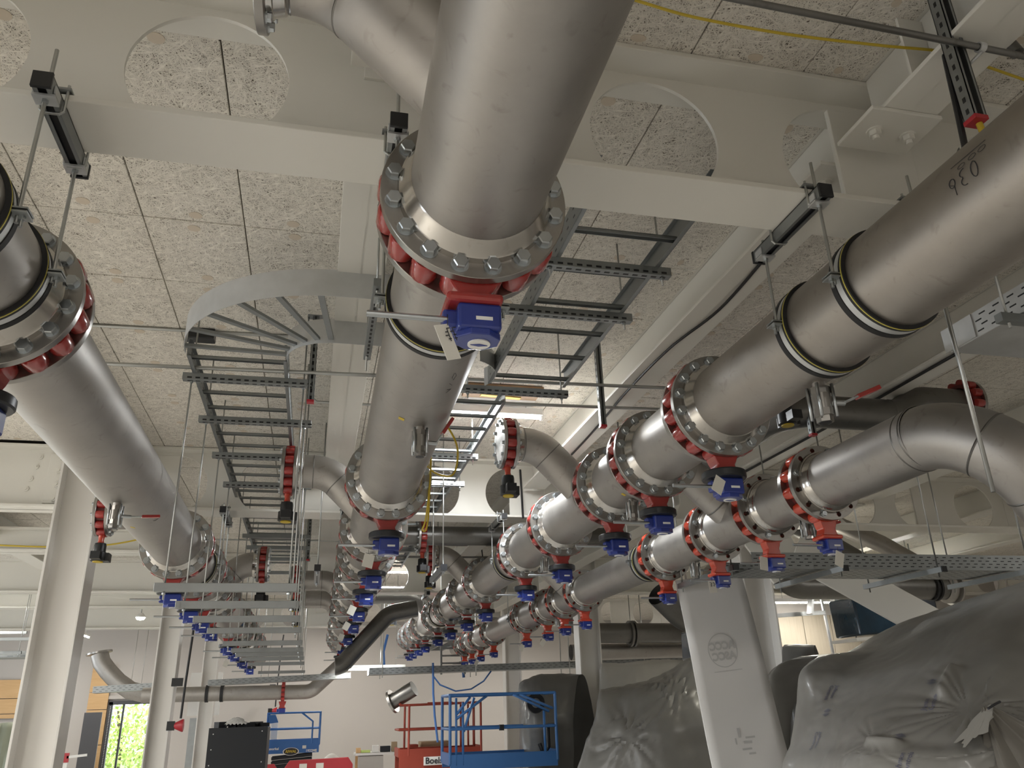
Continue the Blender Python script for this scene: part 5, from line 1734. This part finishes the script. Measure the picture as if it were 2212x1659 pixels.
# pale frames on the panelling
rt = root('tube_frame', (8.3, 13.4, 1.0), 'thin pale steel frame with upright and crossbar before the panelling', 'frame')
wpart('upright', MB().bar((7.55, 13.4, 2.5), (7.75, 13.4, .55), .06), 'zinc_bright', rt)
wpart('upright', MB().bar((9.0, 13.4, 2.4), (9.1, 13.4, .35), .04), 'zinc_bright', rt)
wpart('crossbar', MB().bar((7.7, 13.4, 1.38), (9.05, 13.4, 1.45), .07), 'zinc_bright', rt)
wpart('crossbar', MB().bar((8.35, 13.4, .34), (9.15, 13.4, .37), .05), 'zinc_bright', rt)
rt = root('chain_ladder', (9.1, 13.2, 1.7), 'steep perforated upright between the frames, right background', 'strut')
wpart('upright', MB().bar((8.85, 13.2, 2.3), (9.25, 13.2, 1.42), .14, .05), 'zinc_bright', rt)
wpart('brace', MB().bar((8.75, 13.2, 1.95), (8.62, 13.2, 1.40), .15, .04), 'zinc_bright', rt)
for i, (x, z) in enumerate(((8.1, 2.12), (9.0, 2.05))):
    single('duct_box', MB().box((x, 13.75, z), (.8, .35, .36)), 'film_clear', 'bright foil wrapped duct high in the right background, %s one' % ('left' if i == 0 else 'right'), 'duct', bevel=.05)
single('yellow_duct', MB().box((9.9, 13.0, 1.86), (1.5, .3, .24), Matrix.Rotation(-.12, 3, 'Y')), 'duct_cream', 'cream perforated duct strip above the blue crate', 'duct', bevel=.01)
# diagonal white brace
rt = root('white_brace', (5.5, 7.0, .9), 'broad white diagonal brace dropping right from the tray to the plastic', 'brace')
wpart('plate', MB().bar((4.75, 7.35, 1.42), (6.35, 7.0, .40), .03, .36, up=(.5, 0, .8)), 'paint_white', rt, .004)
wpart('gusset', MB().prism([(4.1, 1.75), (4.75, 1.75), (4.95, 1.28), (4.55, 1.1)], 7.5, 7.53), 'paint_white', rt)
# white foam sheet leaning on the column
rt = root('foam_sheet', (3.45, 6.55, FLOOR), 'tall white foam sheet with faint mirrored round logo, leaning before the right column', 'sheet')
P = [Vector((3.005, 6.5, .975)), Vector((3.63, 6.5, 1.06)), Vector((4.06, 6.42, -1.6)), Vector((3.33, 6.42, -1.6))]
n, mm = 8, 22
vs = []
def sheet_pt(u, v):
    a = P[0].lerp(P[1], u)
    b = P[3].lerp(P[2], u)
    q = a.lerp(b, v)
    q.x += -.05*math.sin(v*PI)*(1) + .012*math.sin(v*7)
    q.y += .006*math.sin(u*PI)*math.sin(v*4) + .08*(v-.3)**2
    return q
for i in range(n+1):
    for j in range(mm+1):
        vs.append(sheet_pt(i/n, j/mm))
sm = MB().add(vs, [(i*(mm+1)+j, i*(mm+1)+j+1, (i+1)*(mm+1)+j+1, (i+1)*(mm+1)+j) for i in range(n) for j in range(mm)], True)
so = wpart('foam', sm, 'foam_white', rt)
mod = so.modifiers.new('thickness', 'SOLIDIFY'); mod.thickness = .012; mod.offset = -1
def on_sheet(vs, cu, cv, s):
    out = []
    W_, H_ = .67, 2.65
    for p in vs:
        u = cu+p.x*s/W_
        v = cv-p.y*s/H_
        q = sheet_pt(u, v)
        out.append((q.x, q.y-.006, q.z))
    return out
ink = MB()
for R0, R1 in ((.118, .124),):
    m = 48
    ring = [Vector((rr*math.cos(2*PI*k/m), rr*math.sin(2*PI*k/m), 0)) for rr in (R0, R1) for k in range(m)]
    ink.add(on_sheet(ring, .45, .235, 1.12), [(k, (k+1) % m, (k+1) % m+m, k+m) for k in range(m)])
wpart('logo_ring', ink, 'ink_faint', rt)
for body, dy in (('ACCC', .028), ('ASCC', -.042)):
    vs_, fs_ = text_mesh(body, .072, mirror=True, bold=.0035)
    vs_ = [Vector((p.x, p.y+dy, 0)) for p in vs_]
    wpart('lettering', MB().add(on_sheet(vs_, .45, .235, 1.2), fs_), 'ink_faint', rt)
vs_, fs_ = text_mesh('PROTECTIVE FOAM', .02, mirror=True)
ink = MB()
for i in range(26):
    ink.box((0, 0, 0), (.001, .001, .001)) if False else None
bars = []
ln = MB()
for i in range(24):
    x = -.12+.01*i
    ln.add(on_sheet([Vector((x, -.155, 0)), Vector((x+.007, -.155, 0)), Vector((x+.007, -.149, 0)), Vector((x, -.149, 0))], .47, .235, 1.1), [(0, 1, 2, 3)])
wpart('small_print', ln, 'ink_faint', rt)
ln = MB()
for x, y, w, h in ((-.05, .06, .02, .06), (-.0, .05, .07, .012), (-.02, .02, .06, .015), (-.04, -.02, .07, .012), (.0, -.05, .05, .012), (-.08, .02, .012, .04)):
    ln.add(on_sheet([Vector((x, y, 0)), Vector((x+w, y, 0)), Vector((x+w, y+h, 0)), Vector((x, y+h, 0))], .50, .52, 1.2), [(0, 1, 2, 3)])
wpart('smudged_print', ln, 'ink_faint', rt)
# stickers on the right middle column
for i, z in enumerate((-.32, -.62, -.78)):
    single('sticker', MB().box((4.36+.03, 14.02, z), (.11, .006, .11)) if i != 1 else MB().box((4.39, 14.02, z), (.09, .006, .07)), 'sticker_blue' if i != 1 else 'paper', ['upper blue square sticker', 'pale sticker between the two blue ones', 'lower blue square sticker'][i]+' on the white column right of the blue lift', 'sticker')

# ================================================================ PLASTIC-WRAPPED MACHINES
def cr(p0, p1, p2, p3, t):
    return .5*((2*p1)+(p2-p0)*t+(2*p0-5*p1+4*p2-p3)*t*t+(3*p1-p0-3*p2+p3)*t**3)
class Drape:
    """sheet through a coarse net of world points net[i][j]; i runs sideways, j upwards"""
    def __init__(self, net, folds=(), amp=.012, seed=1, bumps=()):
        self.bumps = [(Vector(a), Vector(b), r, h) for a, b, r, h in bumps]
        self.net = [[Vector(p) for p in row] for row in net]
        self.folds = [(Vector(c), r, k, a) for c, r, k, a in folds]
        self.amp, self.seed = amp, seed
    def base(self, u, v):
        N = self.net
        nu, nv = len(N)-1, len(N[0])-1
        u, v = min(max(u, 0), nu), min(max(v, 0), nv)
        i, j = min(int(u), nu-1), min(int(v), nv-1)
        fu, fv = u-i, v-j
        rows = []
        for a in range(i-1, i+3):
            a = min(max(a, 0), nu)
            q = [N[a][min(max(b, 0), nv)] for b in range(j-1, j+3)]
            rows.append(cr(*q, fv))
        return cr(*rows, fu)
    def __call__(self, u, v):
        p = self.base(u, v)
        e = .02
        n = (self.base(u+e, v)-self.base(u-e, v)).cross(self.base(u, v+e)-self.base(u, v-e))
        if n.length < 1e-9: return p
        n.normalize()
        s = self.seed*7.3
        h = self.amp*(noise.noise(p*2.2+Vector((s, 0, 0)))*1.2+.45*noise.noise(Vector((p.x*9, p.y*9, p.z*3.0))+Vector((0, s, 0)))+.22*noise.noise(p*17+Vector((0, 0, s))))
        for c, r, k, a in self.folds:
            d = p-c
            L = d.length
            if L < r*2.2:
                t1 = n.orthogonal().normalized()
                t2 = n.cross(t1)
                th = math.atan2(d.dot(t2), d.dot(t1))
                w = math.exp(-(L/r)**2)*min(1, (L/(r*.45))**1.5)
                h += a*w*(abs(math.sin(th*k*.5+.5*noise.noise(Vector((math.cos(th)*2, math.sin(th)*2, s)))*6+L*1.5))*2-1)
        for a, b, r, hh in self.bumps:
            t = max(0, min(1, (p-a).dot(b-a)/(b-a).length_squared))
            q = (p-a.lerp(b, t)).length/r
            if q < 1.8:
                h += hh*math.exp(-q*q*1.5)*(-1 if n.dot(p) > 0 else 1)
        return p+n*h
    def mesh(self, ru=16, rv=16):
        nu, nv = (len(self.net)-1)*ru, (len(self.net[0])-1)*rv
        vs = [self(i/ru, j/rv) for i in range(nu+1) for j in range(nv+1)]
        fs = [(i*(nv+1)+j, (i+1)*(nv+1)+j, (i+1)*(nv+1)+j+1, i*(nv+1)+j+1) for i in range(nu) for j in range(nv)]
        return MB().add(vs, fs, True)
    def frame(self, u, v):
        e = .03
        return (self.base(u+e, v)-self.base(u-e, v))/(2*e), (self.base(u, v+e)-self.base(u, v-e))/(2*e)
    def printed(self, vs, fs, u, v, size, xdir, ydir=None):
        """lay flat artwork on the sheet at (u, v); xdir = world direction of its baseline"""
        du, dv = self.frame(u, v)
        n = du.cross(dv).normalized()
        x = (Vector(xdir)-n*Vector(xdir).dot(n)).normalized()
        y = x.cross(n)*-1 if ydir is None else (Vector(ydir)-n*Vector(ydir).dot(n)-x*Vector(ydir).dot(x)).normalized()
        # solve du*a+dv*b = direction (least squares)
        def solve(w):
            A, B, C_ = du.dot(du), du.dot(dv), dv.dot(dv)
            p, q = w.dot(du), w.dot(dv)
            D = A*C_-B*B
            return (p*C_-q*B)/D, (q*A-p*B)/D
        xa, ya = solve(x), solve(y)
        out = []
        cam_dir = None
        for p in vs:
            uu = u+(p.x*xa[0]+p.y*ya[0])*size
            vv = v+(p.x*xa[1]+p.y*ya[1])*size
            q = self(uu, vv)
            e = .03
            nn = (self.base(uu+e, vv)-self.base(uu-e, vv)).cross(self.base(uu, vv+e)-self.base(uu, vv-e)).normalized()
            if nn.dot(q) > 0: nn = -nn
            out.append(q+nn*.0035)
        return MB().add(out, fs)
def globe_logo():
    """round mark of crossing curved stripes"""
    m = MB()
    for side in (-1, 1):
        for k in range(5):
            r0, r1 = .16+.17*k, .16+.17*k+.10
            n = 12
            vs = []
            for i in range(n+1):
                a = -1.0+2.0*i/n
                for r in (r0, r1):
                    w = r*math.cos(a*.9)
                    vs.append(Vector((side*(1.02-w)*.5, r1*math.sin(a)*.5*(1 if r == r1 else .95), 0)))
            vs2 = [p for p in vs]
            m.add(vs2, [(2*i, 2*i+1, 2*i+3, 2*i+2) for i in range(n)])
    return [Vector(p) for p in m.v], m.f
def subdiv(vs, fs):
    """split long letter edges so that print follows the folds"""
    bm = bmesh.new()
    bv = [bm.verts.new(p) for p in vs]
    for f in fs:
        try: bm.faces.new([bv[i] for i in f])
        except ValueError: pass
    bmesh.ops.triangulate(bm, faces=bm.faces)
    for _ in range(2):
        es = [e for e in bm.edges if e.calc_length() > .16]
        if not es: break
        bmesh.ops.subdivide_edges(bm, edges=es, cuts=1)
        bmesh.ops.triangulate(bm, faces=bm.faces)
    bm.verts.index_update()
    out = [v.co.copy() for v in bm.verts], [tuple(v.index for v in f.verts) for f in bm.faces]
    bm.free()
    return out
def drape_thing(name, d, mat, label, ru=16, rv=16):
    c = d.base((len(d.net)-1)/2, 0)
    rt = root(name, (c.x, c.y, FLOOR), label, 'wrapped machine')
    o = wpart('plastic_wrap', d.mesh(ru, rv), mat, rt)
    return rt

NEAR = [[(3.4893, 5.9225, -1.9274999999999998), (3.4893, 5.9799999999999995, -0.6900999999999999), (3.63995, 5.9799999999999995, -0.32209999999999994), (3.7618499999999995, 6.0375, -0.06334999999999999), (3.8814499999999996, 6.095, 0.17469999999999997), (4.205749999999999, 6.324999999999999, 0.30465), (4.493249999999999, 7.704999999999999, 0.13214999999999996), (4.723249999999999, 8.165, -1.18)],
    [(2.982, 5.15, -1.65), (2.982, 5.2, -0.574), (3.113, 5.2, -0.254), (3.219, 5.25, -0.029), (3.323, 5.3, 0.178), (3.605, 5.5, 0.291), (3.855, 6.7, 0.141), (4.055, 7.1000000000000005, -1.0)],
    [(2.935, 4.65, -1.65), (2.935, 4.7, -0.531), (3.055, 4.7, -0.238), (3.227, 4.8, -0.034), (3.508, 5.0, 0.161), (4.128, 5.5, 0.332), (4.378, 6.7, 0.18200000000000002), (4.578, 7.1000000000000005, -1.0)],
    [(2.746, 4.05, -1.65), (2.746, 4.1, -0.472), (2.886, 4.1, -0.216), (3.144, 4.2, -0.039), (3.55, 4.4, 0.159), (4.369, 5.2, 0.484), (4.619, 6.4, 0.33399999999999996), (4.819, 6.800000000000001, -1.0)],
    [(2.888, 3.7, -1.65), (2.888, 3.75, -0.451), (3.043, 3.8, -0.213), (3.283, 3.9, -0.046), (3.669, 4.15, 0.246), (4.546, 4.9, 0.57), (4.796, 6.1000000000000005, 0.41999999999999993), (4.996, 6.500000000000001, -1.0)],
    [(3.13, 3.5, -1.65), (3.13, 3.55, -0.446), (3.3, 3.6, -0.217), (3.519, 3.75, -0.054), (3.836, 3.95, 0.254), (4.731, 4.6, 0.653), (4.981, 5.8, 0.503), (5.181, 6.2, -1.0)],
    [(3.599, 3.45, -1.65), (3.599, 3.5, -0.465), (3.848, 3.6, -0.237), (4.177, 3.8, -0.025), (4.564, 4.0, 0.328), (5.45, 4.6, 0.799), (5.7, 5.8, 0.649), (5.9, 6.2, -1.0)]]
MID = [[(3.62096, 11.595999999999998, -1.746), (3.62096, 11.648, -1.16256), (3.8029600000000006, 11.648, -0.59784), (3.9839200000000003, 11.648, -0.2484), (4.133679999999999, 11.752, 0.16448000000000002), (4.39368, 12.48, 0.008480000000000008), (4.60168, 12.687999999999999, -1.07)],
    [(3.424, 11.149999999999999, -1.65), (3.424, 11.2, -1.089), (3.599, 11.2, -0.546), (3.773, 11.2, -0.21), (3.917, 11.3, 0.187), (4.167, 12.0, 0.037000000000000005), (4.367, 12.2, -1.0)],
    [(3.669, 10.75, -1.65), (3.669, 10.8, -1.069), (3.867, 10.8, -0.542), (4.032, 10.9, -0.16), (4.282, 11.3, 0.227), (4.532, 12.0, 0.07700000000000001), (4.732, 12.2, -1.0)],
    [(3.99, 10.45, -1.65), (3.99, 10.5, -1.06), (4.132, 10.5, -0.541), (4.342, 10.6, -0.112), (4.664, 11.2, 0.3), (4.914, 11.899999999999999, 0.15), (5.114, 12.099999999999998, -1.0)],
    [(4.378, 10.35, -1.65), (4.378, 10.4, -1.071), (4.498, 10.4, -0.552), (4.727, 10.5, -0.068), (5.296, 11.2, 0.567), (5.546, 11.899999999999999, 0.4169999999999999), (5.746, 12.099999999999998, -1.0)],
    [(5.127, 10.35, -1.65), (5.127, 10.4, -1.108), (5.201, 10.4, -0.579), (5.321, 10.5, -0.085), (5.793, 11.2, 0.75), (6.043, 11.899999999999999, 0.6), (6.243, 12.099999999999998, -1.0)]]
BACK = [[(3.3454200000000003, 13.616999999999999, -1.7129999999999999), (3.3454200000000003, 13.668000000000001, -1.3152000000000001), (3.37194, 13.668000000000001, -0.5196), (3.38826, 13.668000000000001, -0.03714), (3.44232, 13.77, 0.36066), (3.69732, 14.076, 0.20766), (3.90132, 14.178, -1.05)],
    [(3.221, 13.35, -1.65), (3.221, 13.4, -1.26), (3.247, 13.4, -0.48), (3.263, 13.4, -0.007), (3.316, 13.5, 0.383), (3.566, 13.8, 0.233), (3.766, 13.9, -1.0)],
    [(3.396, 12.95, -1.65), (3.396, 13.0, -1.236), (3.428, 13.0, -0.476), (3.447, 13.0, -0.015), (3.585, 13.3, 0.455), (3.835, 13.600000000000001, 0.30500000000000005), (4.035, 13.700000000000001, -1.0)],
    [(3.974, 12.95, -1.65), (3.974, 13.0, -1.265), (4.021, 13.0, -0.497), (4.05, 13.0, -0.032), (4.252, 13.3, 0.448), (4.502, 13.600000000000001, 0.29800000000000004), (4.702, 13.700000000000001, -1.0)]]
RIDGE = [[(4.5168099999999995, 12.926499999999999, -1.7295), (4.5168099999999995, 12.978, -0.6737500000000001), (4.556979999999999, 12.978, -0.14329999999999998), (4.56728, 12.978, 0.19866), (4.68264, 13.184000000000001, 0.58388), (4.94014, 13.596000000000002, 0.42938), (5.14614, 13.699000000000002, -1.06)],
    [(4.327, 12.549999999999999, -1.65), (4.327, 12.6, -0.625), (4.366, 12.6, -0.11), (4.376, 12.6, 0.222), (4.488, 12.8, 0.596), (4.738, 13.200000000000001, 0.44599999999999995), (4.938000000000001, 13.3, -1.0)],
    [(4.622, 12.35, -1.65), (4.622, 12.4, -0.63), (4.667, 12.4, -0.119), (4.695, 12.4, 0.209), (4.842, 12.7, 0.599), (5.092, 13.1, 0.44899999999999995), (5.292, 13.2, -1.0)],
    [(5.139, 12.35, -1.65), (5.139, 12.4, -0.649), (5.193, 12.4, -0.135), (5.227, 12.4, 0.196), (5.333, 12.7, 0.618), (5.583, 13.1, 0.46799999999999997), (5.783, 13.2, -1.0)],
    [(5.665, 12.35, -1.65), (5.665, 12.4, -0.67), (5.728, 12.4, -0.15), (5.769, 12.4, 0.183), (6.038, 12.7, 0.585), (6.288, 13.1, 0.43499999999999994), (6.488, 13.2, -1.0)]]
SMALL = [[(4.34064, 7.228000000000001, -1.746), (4.34064, 7.28, -0.22552), (4.3822399999999995, 7.28, 0.014719999999999997), (4.41864, 7.28, 0.2196), (4.52992, 7.3839999999999995, 0.4473600000000001), (4.7899199999999995, 7.696, 0.29136000000000006), (4.99792, 7.799999999999999, -1.07)],
    [(4.116, 6.95, -1.65), (4.116, 7.0, -0.188), (4.156, 7.0, 0.043), (4.191, 7.0, 0.24), (4.298, 7.1, 0.459), (4.548, 7.3999999999999995, 0.30900000000000005), (4.748, 7.499999999999999, -1.0)],
    [(4.155, 6.75, -1.65), (4.155, 6.8, -0.187), (4.196, 6.8, 0.038), (4.241, 6.8, 0.229), (4.443, 7.0, 0.45), (4.693, 7.3, 0.30000000000000004), (4.893, 7.3999999999999995, -1.0)],
    [(4.399, 6.8500000000000005, -1.65), (4.399, 6.9, -0.196), (4.444, 6.9, 0.033), (4.468, 6.9, 0.23), (4.554, 7.0, 0.445), (4.804, 7.3, 0.29500000000000004), (5.0040000000000004, 7.3999999999999995, -1.0)]]
TIE, BUMP2 = (3.309, 3.795, -0.082), (2.881, 4.035, -0.224)
BUMPS = [((3.316, 3.966, 0.003), (3.464, 4.018, 0.119), .046, .05), ((2.881, 4.035, -0.224), (2.918, 3.904, -0.236), .045, .04)]
# two lobes of the near machine
d1 = Drape(NEAR, [(TIE, .36, 20, .008), (BUMP2, .2, 10, .005)], .010, 1, BUMPS)
rt = drape_thing('plastic_wrapped_chiller', d1, 'film_grey', 'big machine wrapped in milky plastic with printed maker name, bottom right corner', 34, 34)
# gathered bag tied at the front, its pale knot and a black cord
bag = MB()
vs, n, mm = [], 64, 26
T = Vector(TIE)+Vector((.02, -.10, .02))
for j in range(mm+1):
    t = j/mm
    rr = .028+.50*math.sin(min(1, t*1.1)*PI*.5)
    for i in range(n):
        a = 2*PI*i/n
        f = 1+(.10*math.sin(9*a+2*t)+.06*math.sin(17*a+1))*(1-t)**1.5
        vs.append(T+Vector((.24*t+rr*f*math.cos(a), rr*f*.45*math.sin(a)-.06*math.sin(t*PI), -.95*t+.10*rr*math.cos(a)))+Vector((0, -.42*t, 0)))
bag.add(vs, [(j*n+i, j*n+(i+1) % n, (j+1)*n+(i+1) % n, (j+1)*n+i) for j in range(mm) for i in range(n)], True)
wpart('tied_bag', bag, 'film_brown', rt)
kn = MB()
vs, n, mm = [], 40, 14
for j in range(mm+1):
    t = j/mm
    for i in range(n):
        a = 2*PI*i/n
        rr = (.03+.075*t)*(1+.28*math.sin(5*a+3*t)+.18*math.sin(11*a))
        vs.append(T+Vector((-.02-.15*t+rr*math.cos(a)*.8, -.02-.05*t+rr*math.sin(a)*.6, -.01-.10*t+rr*math.cos(a)*.5)))
kn.add(vs, [(j*n+i, j*n+(i+1) % n, (j+1)*n+(i+1) % n, (j+1)*n+i) for j in range(mm) for i in range(n)], True)
wpart('knot', kn, 'film_pale', rt)
wpart('tie', MB().tube([T+Vector((-.05, -.06, -.01)), T+Vector((.0, -.06, .01)), T+Vector((.04, -.05, .02))], .006, 8), 'ink', rt)
LG = subdiv(*globe_logo())
JT = subdiv(*text_mesh('Johnson', 1.0, bold=.012))
CT = subdiv(*text_mesh('Controls', 1.0, bold=.012))
def maker(d, u, v, size, xdir, ydir, gap=1.05, logo=True, off=0.0, mat='ink_wrap', uvl=None):
    ov = [Vector((p.x, p.y+gap/2, 0)) for p in JT[0]]
    wpart('print', d.printed(ov, JT[1], u, v, size, xdir, ydir), mat, rt)
    ov = [Vector((p.x+.25, p.y-gap/2, 0)) for p in CT[0]]
    wpart('print', d.printed(ov, CT[1], u, v, size, xdir, ydir), mat, rt)
    if logo:
        ov = [Vector((p.x*1.9, p.y*1.9, 0)) for p in LG[0]]
        wpart('print', d.printed(ov, LG[1], uvl[0], uvl[1], size, xdir, ydir), mat, rt)
maker(d1, 3.70, 2.95, 0.036, (0.719, 0.454, 0.526), (-0.206, 0.949, 0.237), 1.05, True, 0, 'ink_wrap', (3.55, 3.45))
maker(d1, 3.80, 1.30, 0.036, (0.682, 0.152, 0.715), (-0.446, 0.857, 0.258), 1.05, True, 0, 'ink_wrap', (3.55, 2.05))
maker(d1, 1.80, 3.35, 0.036, (-0.729, -0.277, -0.627), (0.059, -0.977, -0.204), 1.05, True, 0, 'ink_wrap', (1.80, 2.75))
maker(d1, 1.70, 2.00, 0.036, (-0.531, 0.031, -0.847), (-0.051, -0.995, -0.084), 1.05, False, 0, 'ink_wrap', (0.00, 0.00))
# machine behind, in the middle distance
d2 = Drape(MID, [((4.75, 10.7, .30), .5, 12, .03), ((4.0, 10.6, -.35), .5, 11, .03)], .035, 2)
rt = drape_thing('plastic_wrapped_machine', d2, 'film_grey', 'plastic wrapped machine between the blue lift and the white foam sheet', 14, 14)
d3 = Drape(BACK, [], .035, 3)
rt = drape_thing('plastic_wrapped_machine', d3, 'film_dark', 'dark plastic hump behind the bright blue lift, left of the stickered column', 14, 14)
d4 = Drape(RIDGE, [], .03, 4)
rt = drape_thing('plastic_wrapped_machine', d4, 'film_pale', 'pale plastic cover behind the middle wrapped machine', 12, 12)
d5 = Drape(SMALL, [], .012, 5)
rt = drape_thing('plastic_wrapped_box', d5, 'film_dark', 'small dark wrapped box beside the stained column, behind the near machine', 10, 10)
